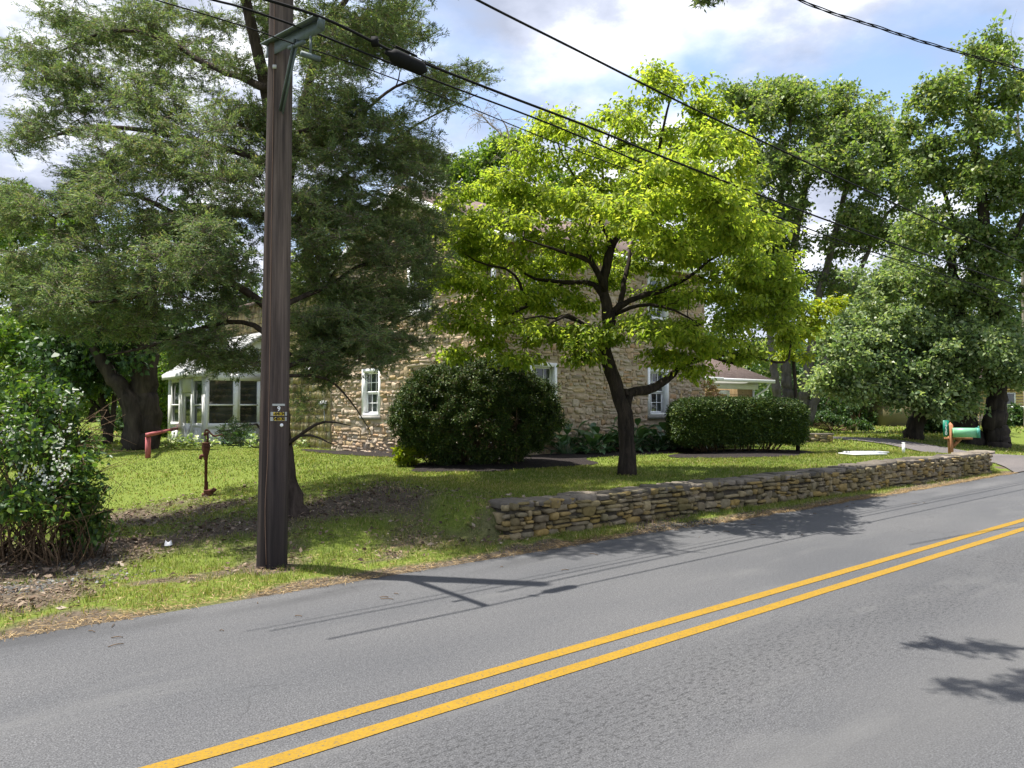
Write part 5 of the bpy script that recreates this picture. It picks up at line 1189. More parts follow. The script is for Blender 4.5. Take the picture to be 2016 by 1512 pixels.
for _ in range(46):
    c = C[r.integers(len(C))]; st = np.array([c[0] * .6 + hc[0] * .4, c[1] * .4 + hc[1] * .6, hz_ - .05]); T.limb([st, (st + c) / 2 + r.normal(0, .05, 3), c], .018, .006, 5)
T.foliage(C, (.15, .14, .13), 12, 13, .050, .019, up=.6, along=.9, droop=.06, tmin=.1, jit=.03, shell=.5, nrm=.9, tw=.002)
T.done('box_hedge', 'square clipped dark green hedge in front of the low brown-roofed wing', 'hedge', [hc[0], hc[1], hz_], M['stem'], M['leaf_yew'], crown='foliage', trunk='stems')
# flowering shrub at the left edge
T = Tree(135); r = T.r; sb = gp(85, 1105, 0.0)
SH_ = [(60, 800, 80, 50, 8.1, .6, 20), (20, 880, 60, 70, 7.6, .7, 18), (110, 880, 70, 70, 7.9, .7, 22), (150, 960, 45, 60, 7.9, .6, 14), (60, 980, 90, 60, 7.5, .6, 20), (40, 760, 60, 25, 8.4, .5, 8), (180, 1000, 22, 50, 7.9, .4, 7), (-50, 900, 60, 130, 7.7, .8, 18), (110, 810, 40, 30, 8.2, .5, 7), (170, 1045, 25, 20, 7.8, .3, 3)]
C = lobes(SH_, 235)
for k in range(70):
    c = C[r.integers(len(C))]; st = sb + np.array([r.uniform(-1.0, .42), r.uniform(-.25, .5), 0]); st[2] = Hs(st) - .03
    T.limb([st, st * .5 + c * .5 + r.normal(0, .07, 3), c + r.normal(0, .1, 3)], .011, .004, 5)
for k in range(150):   # dry canes low down and arching twigs on the right
    st = sb + np.array([r.uniform(-1.2, .5), r.uniform(-.35, .35), 0]); st[2] = Hs(st) - .02
    T.limb([st, st + [r.normal(0, .08), r.normal(0, .05), r.uniform(.2, .4)], st + [r.normal(0, .2), r.normal(-.05, .1), r.uniform(.35, .8)]], .006, .002, 4)
for k in range(26):
    a = at(r.uniform(120, 180), r.uniform(830, 960), 7.9); T.limb([a, a + [r.uniform(.1, .25), r.normal(0, .1), r.uniform(.05, .2)], a + [r.uniform(.25, .55), r.normal(0, .15), r.uniform(-.05, .3)]], .004, .0015, 4)
T.clumps(C, rmax=.012, base=.004, slope=.005, tip=.002)
T.foliage(C, (.20, .20, .17), 9, 9, .056, .037, up=.7, along=.5, droop=.2, fold=.15, six=True, tmin=.2, jit=.05, flat=.15, shell=.5, nrm=.7, tw=.002)
so = T.done('flowering_shrub', 'tall tangled shrub with white flowers and dry canes at the left roadside', 'shrub', [sb[0], sb[1], Hs(sb)], M['stem'], M['leaf_shrub'], crown='foliage', trunk='canes')
fm = MB(); FC = lobes([(40, 850, 60, 40, 7.4, .3, 16), (60, 930, 80, 50, 7.2, .3, 14), (120, 870, 40, 40, 7.5, .3, 6), (150, 800, 40, 30, 7.9, .3, 4)], 77)
for c in FC:
    k = r.integers(5, 11); p = c + r.normal(0, .035, (k, 3)); 
    for j in range(4):
        a = np.stack([np.cos(j * 1.57 + r.random(k)), r.normal(0, .5, k), np.sin(j * 1.57 + r.random(k))], -1); fm.leaves(p, a, np.tile([0, -.9, .3], (k, 1)), .015, .013)
fm.build('flowers', M['petal'], so)

# hostas: a rosette of broad arched leaves
def hosta(seed, n, L, Wd, spread=.8):
    r = np.random.default_rng(seed); m = MB()
    for i in range(n):
        az = r.uniform(0, 2 * math.pi); el = r.uniform(.25, 1.2); l = L * r.uniform(.7, 1.15); w = Wd * l / L * r.uniform(.85, 1.15)
        out = np.array([math.cos(az), math.sin(az), 0]); side = np.array([-out[1], out[0], 0])
        st = out * r.uniform(0, .07) * spread; pet = r.uniform(.10, .28) * (1 + .6 * el)
        p0 = st + out * pet * math.cos(el) + EZ * pet * math.sin(el) * 1.2
        ks = np.linspace(0, 1, 5); wid = np.array([.12, .42, .5, .34, .02]) * w; tilt = el - ks * r.uniform(.9, 1.6)
        pts = [p0]
        for k in range(4): pts.append(pts[-1] + (out * math.cos(tilt[k]) + EZ * math.sin(tilt[k])) * l / 4)
        V = []
        for k in range(5): lift = EZ * wid[k] * .35; V += [pts[k] - side * wid[k] + lift, pts[k], pts[k] + side * wid[k] + lift]
        f = []
        for k in range(4):
            b_ = k * 3; f += [[b_, b_ + 1, b_ + 4, b_ + 3], [b_ + 1, b_ + 2, b_ + 5, b_ + 4]]
        m.add(V, [np.array(f)]); m.tube([st - EZ * .03, (st + p0) / 2 + EZ * .02, p0], .005, 4, False)
    return m
hv = [hosta(200 + i, 34, .24, .085 * 2) for i in range(3)]
ordn = ['first', 'second', 'third', 'fourth', 'fifth', 'sixth', 'seventh', 'eighth', 'ninth', 'tenth', 'eleventh', 'twelfth']
def plant_row(name, pts, protos, mat, what, group, cat, scale):
    r = np.random.default_rng(len(pts) * 7); src = []
    for i, (p, s) in enumerate(zip(pts, scale)):
        k = i % len(protos)
        if k >= len(src):
            o = protos[k].build(name, mat, None, loc=(0, 0, 0)); src.append(o)
        else:
            o = src[k].copy(); COL.objects.link(o)
        o.location = (p[0], p[1], Hs(p)); o.rotation_euler = (0, 0, r.uniform(0, 6.28)); o.scale = (s, s, s * r.uniform(.9, 1.1))
        tag(o, what % ordn[i], cat, group)
row = [W2(CA + 1.9 + .62 * i, CB - .55 - .25 * (i % 2), 0) for i in range(12)]
plant_row('hosta', row, hv, M['leaf_hosta'], 'blue-green hosta clump, %s from the left in the row under the shaded front wall', 'hostas under the front wall', 'hosta', [1.35, 1.25, 1.4, 1.3, 1.45, 1.3, 1.4, 1.25, 1.4, 1.3, 1.2, 1.25])
hv2 = [hosta(300 + i, 28, .20, .07 * 2) for i in range(2)]
rowp = [at(x, 902, 24.0 + d) for x, d in ((338, -.2), (362, .0), (386, -.3), (412, .1), (492, .0), (510, -.2), (596, .3))]
plant_row('hosta', rowp, hv2, M['leaf_hosta_pale'], 'pale yellow-green hosta, %s from the left in the bed by the porch', 'pale hostas by the porch', 'hosta', [.85, .8, .9, .85, .8, .78, .7])
rowd = [at(450, 900, 25.0), at(476, 898, 25.2)]
plant_row('hosta', rowd, [hosta(311, 34, .26, .18)], M['leaf_hosta'], 'large dark green hosta against the white porch wall, %s from the left', 'dark hostas by the porch', 'hosta', [1.05, .95])
def tuft(seed, n, h, w, spread):
    r = np.random.default_rng(seed); m = MB(); P, R = [], []
    V, Fq = [], []
    for i in range(n):
        az = r.uniform(0, 6.28); o = np.array([math.cos(az), math.sin(az), 0]); sd = np.array([-o[1], o[0], 0]); s = o * r.uniform(0, .08); hh = h * r.uniform(.6, 1.1); sp = spread * r.uniform(.3, 1.2)
        ks = [0, .4, .75, 1.0]; ww = [w, w * .9, w * .6, .001]; b0 = len(V)
        for k, q in zip(ks, ww): p = s + o * sp * k ** 1.6 + EZ * hh * (k * 1.25 - .35 * k * k * k); V += [p - sd * q, p + sd * q]
        for k in range(3): Fq.append([b0 + 2 * k, b0 + 2 * k + 1, b0 + 2 * k + 3, b0 + 2 * k + 2])
    return m.add(V, [np.array(Fq)])
p = at(253, 905, 23.4); p[2] = Hs(p)
tag(tuft(5, 70, .62, .014, .42).build('daylily', M['leaf_bright'], None, loc=(0, 0, 0)), 'tall arching grassy daylily clump left of the red handrail', 'daylily').location = tuple(p)
# small plants at the foot of the gable
p = gp(806, 918, .2)
T = Tree(141); C = p + unit(np.random.default_rng(2).normal(0, 1, (16, 3))) * [.28, .2, .16] + EZ * .22
for c in C: T.limb([p, (p + c) / 2, c], .006, .003, 4)
T.foliage(C, (.12, .12, .10), 9, 8, .085, .05, up=.8, six=True, nrm=.5, jit=.03)
T.done('yellow_green_shrub', 'small bright yellow-green shrub at the left foot of the round yew', 'shrub', p, M['stem'], M['leaf_lime'], crown='foliage', trunk='stems')
p = on_b(1402, 800, CB - .75); p[2] = Hs(p)
T = Tree(143); C = np.array([on_b(x, y, CB - .75) for x, y in ((1395, 756), (1402, 765), (1398, 775), (1412, 780), (1405, 790), (1420, 792), (1400, 800), (1415, 802), (1394, 786))])
for c in C: T.limb([p, (p + c) / 2 + [.03, 0, .1], c], .012, .004, 4)
T.foliage(C, (.20, .20, .16), 10, 9, .08, .04, up=.7, six=True, nrm=.6, jit=.04)
T.done('pink_tipped_shrub', 'young shrub with yellow and pink new leaves beside the hedge and house corner', 'shrub', p, M['stem'], M['leaf_pink'], crown='foliage', trunk='stems')
p = at(1640, 842, 40); p[2] = Hs(p); T = Tree(145); C = p + np.random.default_rng(4).uniform(-1, 1, (60, 3)) * [1.9, 1.0, .18] + EZ * .28; C[:, 2] += .45 * np.clip(1 - np.abs(C[:, 0] - p[0] + .5) / 1.9, 0, 1)
for c in C: T.limb([p, (p + c) / 2, c], .012, .005, 4)
T.foliage(C, (.3, .3, .2), 9, 9, .12, .07, up=.8, twig=True, nrm=.5)
T.done('low_shrub', 'low spreading dark shrub on the far lawn right of the hedge', 'shrub', p, M['stem'], M['leaf_dark'], crown='foliage', trunk='stems')
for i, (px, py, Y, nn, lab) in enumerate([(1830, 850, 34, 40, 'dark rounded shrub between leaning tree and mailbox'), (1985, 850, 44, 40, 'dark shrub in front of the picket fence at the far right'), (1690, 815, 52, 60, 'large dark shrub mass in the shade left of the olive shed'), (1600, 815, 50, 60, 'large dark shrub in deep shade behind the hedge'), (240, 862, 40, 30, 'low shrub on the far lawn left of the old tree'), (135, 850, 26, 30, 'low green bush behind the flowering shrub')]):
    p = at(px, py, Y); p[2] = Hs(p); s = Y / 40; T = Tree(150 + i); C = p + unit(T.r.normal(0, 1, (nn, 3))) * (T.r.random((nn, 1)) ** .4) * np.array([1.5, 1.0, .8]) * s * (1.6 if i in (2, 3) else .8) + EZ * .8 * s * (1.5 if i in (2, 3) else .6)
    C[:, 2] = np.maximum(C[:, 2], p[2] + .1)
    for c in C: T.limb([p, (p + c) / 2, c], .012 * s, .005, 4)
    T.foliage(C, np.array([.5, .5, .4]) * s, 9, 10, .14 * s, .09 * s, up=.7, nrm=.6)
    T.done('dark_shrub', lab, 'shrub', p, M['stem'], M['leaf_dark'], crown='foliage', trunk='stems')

# ---------------------------------------------------------------- utility pole and cables
pb_ = gp(535, 1115, 0.05); pY = pb_[1]
ptop = at(554, 0, pY); pdir = unit(ptop - pb_); Lp = 8.75
pole = thing('utility_pole', 'tall weathered creosoted wooden utility pole with yellow number plates at the roadside', 'utility pole', pb_)
def pole_at(s): return pb_ + pdir * s
m = MB(); n = 40; th = np.linspace(0, 2 * math.pi, 25)[:-1]; rings = []
prof = 1 + .035 * np.array([float(vnoise(np.array(math.cos(t) * 2 + 5), np.array(math.sin(t) * 2 + 5), 4)) - .5 for t in th]) * 2
for k in range(n):
    s = -0.15 + Lp * k / (n - 1); rr = .146 - .0045 * s * 1.0 - .002 * max(s, 0) * .5
    rings.append(pole_at(s) + np.stack([np.cos(th) * rr * prof, np.sin(th) * rr * prof, 0 * th], -1))
V = np.vstack(rings); i = np.arange(n * 24).reshape(n, 24)
m.add(V, [np.stack([i[:-1], np.roll(i[:-1], -1, 1), np.roll(i[1:], -1, 1), i[1:]], -1).reshape(-1, 4), i[-1:]])
m.build('shaft', M['pole'], pole, smooth=True)
def prad(s): return .146 - .0055 * s
def face(px, py, out=0.0):
    """point on the pole's front surface seen at a pixel"""
    d = ray(px, py); d2 = d[:2]
    s = (at(px, py, pY)[2] - pb_[2]) / pdir[2]; c = pole_at(s)[:2]; R = prad(s) + out
    A = d2 @ d2; B = -2 * d2 @ c; Cc = c @ c - R * R; D = B * B - 4 * A * Cc
    t = (-B - math.sqrt(max(D, 0))) / (2 * A); return CAM + d * t
def plate(name, x0, x1, y0, y1, mat, out=.004, cap=0.0):
    m = MB(); K = 9; V = []
    for y in (y0, y1):
        for x in np.linspace(x0, x1, K): V.append(face(x, y, out))
    V2 = [face(x, y, out - .0035) for y in (y0, y1) for x in np.linspace(x0, x1, K)]
    a = np.arange(K - 1); q = np.stack([a, a + 1, a + 1 + K, a + K], -1); m.add(V + V2, [q[:, ::-1], q + 2 * K, np.array([[0, K, 3 * K, 2 * K], [K - 1, 3 * K - 1, 4 * K - 1, 2 * K - 1]])])
    for k in range(K - 1): m.add([V[k], V[k + 1], V2[k + 1], V2[k], V[K + k], V[K + k + 1], V2[K + k + 1], V2[K + k]], [[0, 1, 2, 3], [4, 5, 6, 7]])
    return m.build(name, mat, pole)
plate('marker_strip', 536, 561, 795, 799, M['alu'], .006)
ti = 0
def on_pole_text(txt, x0, x1, yc, size, mat, par, out):
    for k, ch in enumerate(txt):
        if ch == ' ': continue
        x = x0 + (x1 - x0) * (k + .5) / len(txt); O = face(x, yc, out); c = pole_at((O[2] - pb_[2]) / pdir[2]); nr = unit((O - c) * [1, 1, 0]); eu = np.cross(EZ, nr)
        text_mesh('character', ch, size, O, eu, EZ, mat, par, .0012, .0012)
o = plate('number_plate', 532.5, 565, 811, 818.6, M['alu'], .006); o2 = plate('plate_inlay', 538, 561, 811.6, 818, M['yellow_plate'], .0085); o2.parent = o
on_pole_text('-64134', 537.5, 561, 814.7, .046, M['black'], o, .0105)
o = plate('number_plate', 531.8, 564.5, 821, 828.7, M['alu'], .006); o2 = plate('plate_inlay', 538, 561, 821.6, 828.1, M['yellow_plate'], .0085); o2.parent = o
on_pole_text('S40130', 537.5, 561, 824.8, .046, M['black'], o, .0105)
on_pole_text('9', 545, 553, 805, .062, M['white'], pole, .005)
m = MB(); O = face(554, 837, .0); c = pole_at((O[2] - pb_[2]) / pdir[2]); nr = unit((O - c) * [1, 1, 0]); eu = np.cross(EZ, nr); m.lathe(O, [(.017, 0), (.017, .006), (.010, .014), (0, .015)], 14, (eu, EZ, nr)); m.build('inspection_tag', M['white'], pole)
gw = [face(x, y, .006) for x, y in ((506 + 18, 1112), (522, 1000), (527, 900), (529.5, 790), (531, 700), (533, 560), (535, 400), (538, 200), (540, 60), (540, -100))]
m = MB(); m.tube(smooth_path(gw, 40), .004, 5); m.build('ground_wire', M['wire'], pole)
# slanting steel arm and brace reaching out over the verge
far_ = at(526, 102, pY + .04); near_ = at(640, 46, pY - .96)
ax = unit(near_ - far_); sd = unit(np.cross(ax, EZ)); up = np.cross(sd, ax); Ln = np.linalg.norm(near_ - far_)
sh = -sd * .0
O = far_ + (-sd if sd[1] > 0 else sd) * 0 + np.array([0, 0, 0])
front = sd if sd[1] < 0 else -sd
O = far_
m = MB(); m.abox(O, ax, front, up, 0, Ln, 0, .010, -.062, .062); m.abox(O, ax, front, up, 0, Ln - .02, .010, .075, .052, .062); m.abox(O, ax, front, up, Ln - .010, Ln, .010, .065, -.058, .051)
m.build('steel_arm', M['metal'], pole)
b0 = O + ax * (Ln * .60) + front * .02 - up * .05; b1 = face(556, 222, .01)
dr = unit(b1 - b0); s2 = unit(np.cross(dr, front)); f2 = np.cross(s2, dr)
m = MB(); m.abox(b0, dr, s2, f2, 0, np.linalg.norm(b1 - b0), -.03, .03, -.004, .004); m.abox(b0, dr, s2, f2, 0, np.linalg.norm(b1 - b0), .022, .03, .004, .03); m.build('brace', M['metal'], pole)
hk = O + ax * (Ln * .84) - up * .075 + front * .03
m = MB(); m.tube([hk, hk - EZ * .16], .012, 6); m.abox(hk - EZ * .18, EA, EB, EZ, -.09, .09, -.015, .015, -.02, .02); m.tube([O + ax * (Ln * .46) - up * .08 + front * .02, O + ax * (Ln * .72) - up * .09 + front * .02], .02, 6); m.build('hanger', M['metal'], pole)
m = MB(); q = face(541, 132, .0); m.box(q, (.035, .03, .035)); m.build('bolt', M['alu'], pole)

def cable(name, label, pts, b, r, ext0=None, ext1=None, mat=None):
    """pixel points traced on one vertical plane parallel to the road (distance b), or bs per point"""
    bs = np.broadcast_to(b, (len(pts),)); P = [on_b(x, y, q) for (x, y), q in zip(pts, bs)]
    if ext0 is not None: P = [ext0] + P
    if ext1 is not None: P = P + [ext1]
    P = smooth_path(P, 60); m = MB(); m.tube(P, r, 6)
    o = m.build(name, mat or M['cable'], None, loc=P[0]); return tag(o, label, 'cable', 'overhead cables on the pole line'), P
bA = AB(*(O + ax * Ln)[:2])[1]; bB = AB(*(O + ax * (Ln * .55))[:2])[1] - .12; bC = AB(*(O + ax * (Ln * .55))[:2])[1] - .04
_, PAc = cable('overhead_cable', 'thick black cable with a splice case, resting on the tip of the pole arm', [(300, -62), (530, 1), (640, 37), (738, 84), (768, 99), (834, 124), (1000, 189), (1160, 250), (1338, 322), (1649, 441), (2000, 561), (2150, 610)], bA, .013)
cable('overhead_cable', 'black cable passing just below the pole arm, second of the three lower cables', [(200, -58), (420, 0), (480, 16), (613, 62), (738, 112), (900, 175), (1100, 251), (1316, 343), (1457, 398), (1686, 485), (1894, 553), (2150, 640)], bB, .010)
cable('overhead_cable', 'thin lowest cable clamped at the middle of the pole arm', [(160, -40), (307, 0), (480, 52), (595, 92), (667, 115), (900, 202), (1100, 283), (1316, 363), (1538, 441), (1709, 499), (1900, 570), (2150, 665)], bC, .006)
cable('overhead_cable', 'heavy high cable crossing the sky above the dogwood from the top edge', [(600, -190), (760, -100), (940, 0), (1128, 95), (1316, 190), (1479, 268), (1779, 409), (2016, 518), (2200, 600)], 6.6, .014)
sp0, sp1 = on_b(768, 100, bA), on_b(834, 131, bA); d = unit(sp1 - sp0)
m = MB(); e3 = d; e1 = unit(np.cross(e3, EZ)); e2 = np.cross(e3, e1); Ls = np.linalg.norm(sp1 - sp0)
m.lathe(sp0 - EZ * .03, [(.016, -.05), (.03, 0), (.062, .03), (.066, .06), (.066, Ls * .48), (.062, Ls * .5), (.066, Ls * .52), (.066, Ls - .05), (.055, Ls - .01), (.02, Ls + .03)], 14, (e1, e2, e3)); m.tube([sp0 + EZ * .055, sp1 + EZ * .06 + d * .25], .005, 5); m.tube([sp0 + e2 * -.07 + d * .05, sp1 + e2 * -.07 - d * .08], .008, 5)
q = on_b(738, 82, bA); m.box(q, (.06, .06, .07))
tag(m.build('splice_case', M['cable'], None, loc=sp0), 'fat black splice case hanging on the top cable right of the pole', 'splice case')
# twisted service drop at the upper right
A0, A1 = at(1400, -105, 9.3), at(2200, 186, 13.3); k = np.linspace(0, 1, 140)[:, None]; base = A0 * (1 - k) + A1 * k; 
tr = np.array([at(1580, 2, 10.2), at(1730, 54, 10.9), at(1850, 92, 11.5), at(2016, 138, 12.3)]); base = smooth_path([A0, *tr, A1], 160)
dist = np.concatenate([[0], np.cumsum(np.linalg.norm(np.diff(base, axis=0), axis=1))]); m = MB()
for ph in (0, 2.1, 4.2):
    w = dist * 2 * math.pi / 1.75 + ph; m.tube(base + np.stack([np.cos(w) * .009, 0 * w, np.sin(w) * .020], -1), .0075, 5)
tag(m.build('service_drop', M['cable'], None, loc=A0), 'twisted black service cable crossing the sky at the upper right', 'cable')

# ---------------------------------------------------------------- hand pump
hp_ = gp(412, 976, .02); sc = hp_[1] / F
pump = thing('hand_pump', 'rusty red cast-iron hand water pump on the lawn in front of the porch', 'water pump', hp_)
def pz(py): return at(412, py, hp_[1])[2]
def pxx(px): return at(px, 800, hp_[1])[0]
X0 = pxx(407)
c = lambda px, py: np.array([pxx(px), hp_[1], pz(py)])
m = MB(); m.lathe([X0, hp_[1], 0], [(.024, pz(965)), (.024, pz(880)), (.03, pz(880)), (.03, pz(878))], 12); m.tube([c(410, 964), c(410.5, 948)], .012, 6); m.build('pipe', M['rust'], pump, smooth=False)
m = MB(); m.lathe([X0 - .004, hp_[1], 0], [(.030, pz(906)), (.034, pz(898)), (.045, pz(893)), (.060, pz(886)), (.066, pz(880)), (.064, pz(876)), (.052, pz(874)), (.075, pz(873)), (.075, pz(871.5)), (.03, pz(871)), (.02, pz(870))], 18); m.build('barrel', M['rust'], pump, smooth=True)
m = MB(); m.tube(smooth_path([c(404, 898), c(399, 897), c(396, 899), c(395.5, 904)], 10), [.026, .026, .024, .024], 10); m.build('spout', M['rust'], pump, smooth=True)
m = MB(); m.tube([c(409, 872), c(410, 862), c(408.5, 852)], [.022, .017, .015], 8); m.tube([c(404.5, 872), c(404.5, 857)], .008, 6); m.tube(smooth_path([c(403.5, 858), c(404, 850), c(407, 846), c(411, 848)], 10), .014, 8); m.box(c(404, 855), (.03, .03, .05)); m.box(c(409, 853), (.03, .04, .04)); m.build('fulcrum', M['rust'], pump)
m = MB(); m.tube(smooth_path([c(406, 847), c(411, 848), c(416, 854), c(422, 858.5), c(429, 857.5), c(436, 856), c(441, 858), c(446, 863.5)], 30), [.013, .014, .015, .014, .016, .018], 8); m.build('handle', M['rust'], pump, smooth=True)
m = MB(); m.lathe([pxx(413), hp_[1], 0], [(.05, hp_[2] - .03), (.066, pz(974)), (.078, pz(966)), (.082, pz(964.5)), (.070, pz(964)), (.06, pz(966))], 18); m.tube([c(419, 967), c(424, 964), c(425, 962)], [.03, .034, .036], 10); m.lathe(c(402.5, 976) - EZ * .02, [(.03, 0), (.03, .06), (0, .062)], 8); m.build('base', M['rust'], pump)

# ---------------------------------------------------------------- mailbox with its sign
mY = 20.6; mp_ = at(1874, 862, mY); mg = np.array([mp_[0], mp_[1], 0]); mg[2] = Hs(mg)
mail = thing('mailbox', 'mint green roadside mailbox on an orange wooden post with a green number sign', 'mailbox', mg)
mz = lambda py: at(1874, py, mY)[2]; mx = lambda px: at(px, 840, mY)[0]
m = MB(); px0 = mx(1869.5); px1 = mx(1876.5); m.abox([0, mY, 0], (1, 0, 0), (0, 1, 0), EZ, px0, px1, 0, .1, mg[2] - .1, mz(837)); 
t0 = [[px0, mY, mz(837)], [px1, mY, mz(837)], [px1, mY + .1, mz(837)], [px0, mY + .1, mz(837)], [(px0 + px1) / 2, mY + .05, mz(831)]]
m.add(t0, [np.array([[0, 1, 4], [1, 2, 4], [2, 3, 4], [3, 0, 4]])])
m.box([(mx(1862) + mx(1915)) / 2, mY + .05, mz(863.5)], (mx(1915) - mx(1862), .09, .05)); m.build('post', M['cedar_post'], mail)
m = MB(); m.tube([[px1 - .02, mY + .05, mz(882)], [mx(1893), mY + .05, mz(864)]], .045, 4, True); m.build('brace', M['cedar_post'], mail)
# the box body: rounded top, long axis across the view, door towards the road
axl = unit(np.array([.955, -.30, 0])); sdm = np.array([-axl[1], axl[0], 0]); Wm = .115; hb = mz(842) - mz(860.5)
bO = np.array([mx(1873.5), mY - .06, mz(860.5)]); Lm = (mx(1911) - mx(1873.5)) / axl[0]
def boxprof(w, h, n=7):
    pts = [(-w, 0), (w, 0), (w, h * .62)]
    for k in range(1, n): t = math.pi * k / n; pts.append((w * math.cos(t), h * .62 + h * .38 * math.sin(t)))
    pts.append((-w, h * .62)); return pts
m = MB(); m.prism([bO + sdm * (a + .0) + EZ * b for a, b in boxprof(Wm, hb)], axl * Lm); m.build('box', M['mail_green'], mail)
m = MB(); m.prism([bO + axl * (Lm + .001) + sdm * a + EZ * (b - .006) for a, b in boxprof(Wm + .012, hb + .014)], axl * .075); dro = m.build('door', M['mail_teal'], mail)
m = MB(); m.box(bO + axl * (Lm + .07) + EZ * (hb + .02), (.03, .02, .06)); m.build('latch', M['mail_teal'], dro)
m = MB(); sgx0, sgx1 = mx(1858), mx(1869.3); m.abox([0, mY, 0], (1, 0, 0), (0, 1, 0), EZ, sgx0, sgx1, .03, .036, mz(858.5), mz(827.5)); sg = m.build('number_sign', M['sign_green'], mail)
for ch, py in zip('1730', (833.5, 840.5, 847, 853.5)): text_mesh('digit', ch, .125, np.array([(sgx0 + sgx1) / 2, mY + .028, mz(py)]), np.array([1., 0, 0]), EZ, M['white'], sg, .001, .004)

# ---------------------------------------------------------------- small things
p = gp(1779, 892, .4); m = MB(); m.abox(p, (1, 0, 0), (0, 1, 0), EZ, -.03, .03, -.02, .02, -.05, (at(1779, 873, p[1])[2] - p[2])); m.abox(p, (1, 0, 0), (0, 1, 0), EZ, -.034, .034, -.024, .024, (at(1779, 873, p[1])[2] - p[2]), (at(1779, 873, p[1])[2] - p[2]) + .025)
tag(m.build('marker_stake', M['white'], None, loc=p), 'short white marker stake in the grass above the stone wall', 'stake')
p = gp(1698, 896, .4); m = MB(); e1 = unit(np.array([.97, .24, 0])); e2 = np.array([-e1[1], e1[0], 0]); m.abox(p + EZ * .05, e1, e2, EZ, -.46, .46, -.28, .28, -.03, .0); m.abox(p + EZ * .05, e1, e2, EZ, -.30, .62, -.16, .35, .002, .03)
tag(m.build('white_board', M['litter_white'], None, loc=p), 'flat white boards lying on the grass behind the wall', 'board')
p = gp(331, 1077, .0); m = MB(); r = np.random.default_rng(3); th = np.linspace(0, 6.28, 11)[:-1]
V = [p + np.array([math.cos(t) * .045 * r.uniform(.7, 1.2), math.sin(t) * .04 * r.uniform(.7, 1.2), .02]) for t in th] + [p + np.array([math.cos(t) * .03, math.sin(t) * .025, .055 + r.normal(0, .012)]) for t in th] + [p + EZ * .05]
i = np.arange(10); m.add(V, [np.stack([i, (i + 1) % 10, (i + 1) % 10 + 10, i + 10], -1), np.stack([i + 10, (i + 1) % 10 + 10, np.full(10, 20)], -1)])
tag(m.build('paper_scrap', M['litter_white'], None, loc=p), 'crumpled white scrap of paper on the grass left of the pole', 'litter')
# low piece of stone wall by the drive
p0, p1 = gp(1592, 871, .2), gp(1640, 872, .2); dl = unit((p1 - p0) * [1, 1, 0]); nrm_ = np.array([dl[1], -dl[0], 0]); Lw = np.linalg.norm(p1 - p0)
lw = thing('low_stone_wall', 'short low stone wall end beside the far driveway right of the hedge', 'wall', p0)
lmap = lambda u, v, w: p0 + np.multiply.outer(u - .8, dl) + np.multiply.outer(v - .05, EZ) + np.multiply.outer(w, nrm_)
m = MB(); masonry(m, lmap, Lw + .8, lambda u: np.full(np.shape(u), .30), hmean=.10, wmean=.2, dep=.05, seed=61, gap=.014); m.build('wall_face', M['stone_wall'], lw)
m = MB(); m.abox(p0, dl, nrm_, EZ, -.8, Lw, -.35, .0, -.1, .24); m.build('wall_core', M['stone_core'], lw)
m = MB(); m.abox(p0, dl, nrm_, EZ, -.8, Lw + .03, -.36, .05, .245, .29); m.build('wall_coping', M['stone_cap'], lw)
# neighbours: yellow house, olive shed, picket fence
Yn = 52.; x0, x1 = at(1925, 800, Yn)[0], at(2120, 800, Yn)[0]; nb = np.array([(x0 + x1) / 2, Yn, 0]); nb[2] = Hs(nb); zb = lambda py: at(1950, py, Yn)[2]
nh = thing('yellow_house', 'neighbouring yellow clapboard house seen between trunks at the far right', 'house', nb)
m = MB(); m.abox([0, Yn, 0], (1, 0, 0), (0, 1, 0), EZ, x0, x1, 0, 8, nb[2] - .2, zb(765))
z = nb[2]
while z < zb(766): m.prism([[x0 - .01, Yn - .03, z], [x0 - .01, Yn - .004, z + .19], [x0 - .01, Yn - .0035, z]], (x1 - x0, 0, 0)); z += .2
m.build('wall', M['yellow_siding'], nh)
m = MB(); m.abox([0, Yn, 0], (1, 0, 0), (0, 1, 0), EZ, at(1942, 800, Yn)[0], x1, -.12, -.035, zb(804), zb(800)); m.build('trim', M['white'], nh)
m = MB(); m.prism([[x0 - .5, Yn - .5, zb(765)], [x0 - .5, Yn + 4, zb(765) + 2.2], [x0 - .5, Yn + 8.5, zb(765)]], (x1 - x0 + 1, 0, 0)); m.build('roof', M['roof'], nh)
m = MB(); wx0, wx1 = at(1972, 800, Yn)[0], at(1998, 800, Yn)[0]; m.abox([0, Yn, 0], (1, 0, 0), (0, 1, 0), EZ, wx0, wx1, -.10, -.032, zb(797), zb(773)); wo = m.build('window', M['white'], nh)
m = MB(); m.poly([[wx0 + .1, Yn - .11, zb(795.5)], [wx1 - .1, Yn - .11, zb(795.5)], [wx1 - .1, Yn - .11, zb(775)], [wx0 + .1, Yn - .11, zb(775)]]); m.build('pane', M['glass'], wo)
Yn = 50.; x0, x1 = at(1738, 800, Yn)[0], at(1806, 800, Yn)[0]; sb_ = np.array([(x0 + x1) / 2, Yn, 0]); sb_[2] = Hs(sb_)
sh_ = thing('garden_shed', 'olive wooden shed in deep shade left of the leaning tree', 'shed', sb_)
m = MB(); m.abox([0, Yn, 0], (1, 0, 0), (0, 1, 0), EZ, x0, x1, 0, 3, sb_[2] - .1, zb(788) + .0); m.build('wall', M['olive_siding'], sh_)
m = MB(); m.prism([[x0 - .3, Yn - .3, zb(789)], [x0 - .3, Yn + 1.5, zb(789) + 1.1], [x0 - .3, Yn + 3.3, zb(789)]], (x1 - x0 + .6, 0, 0)); m.build('roof', M['roof'], sh_)
m = MB()
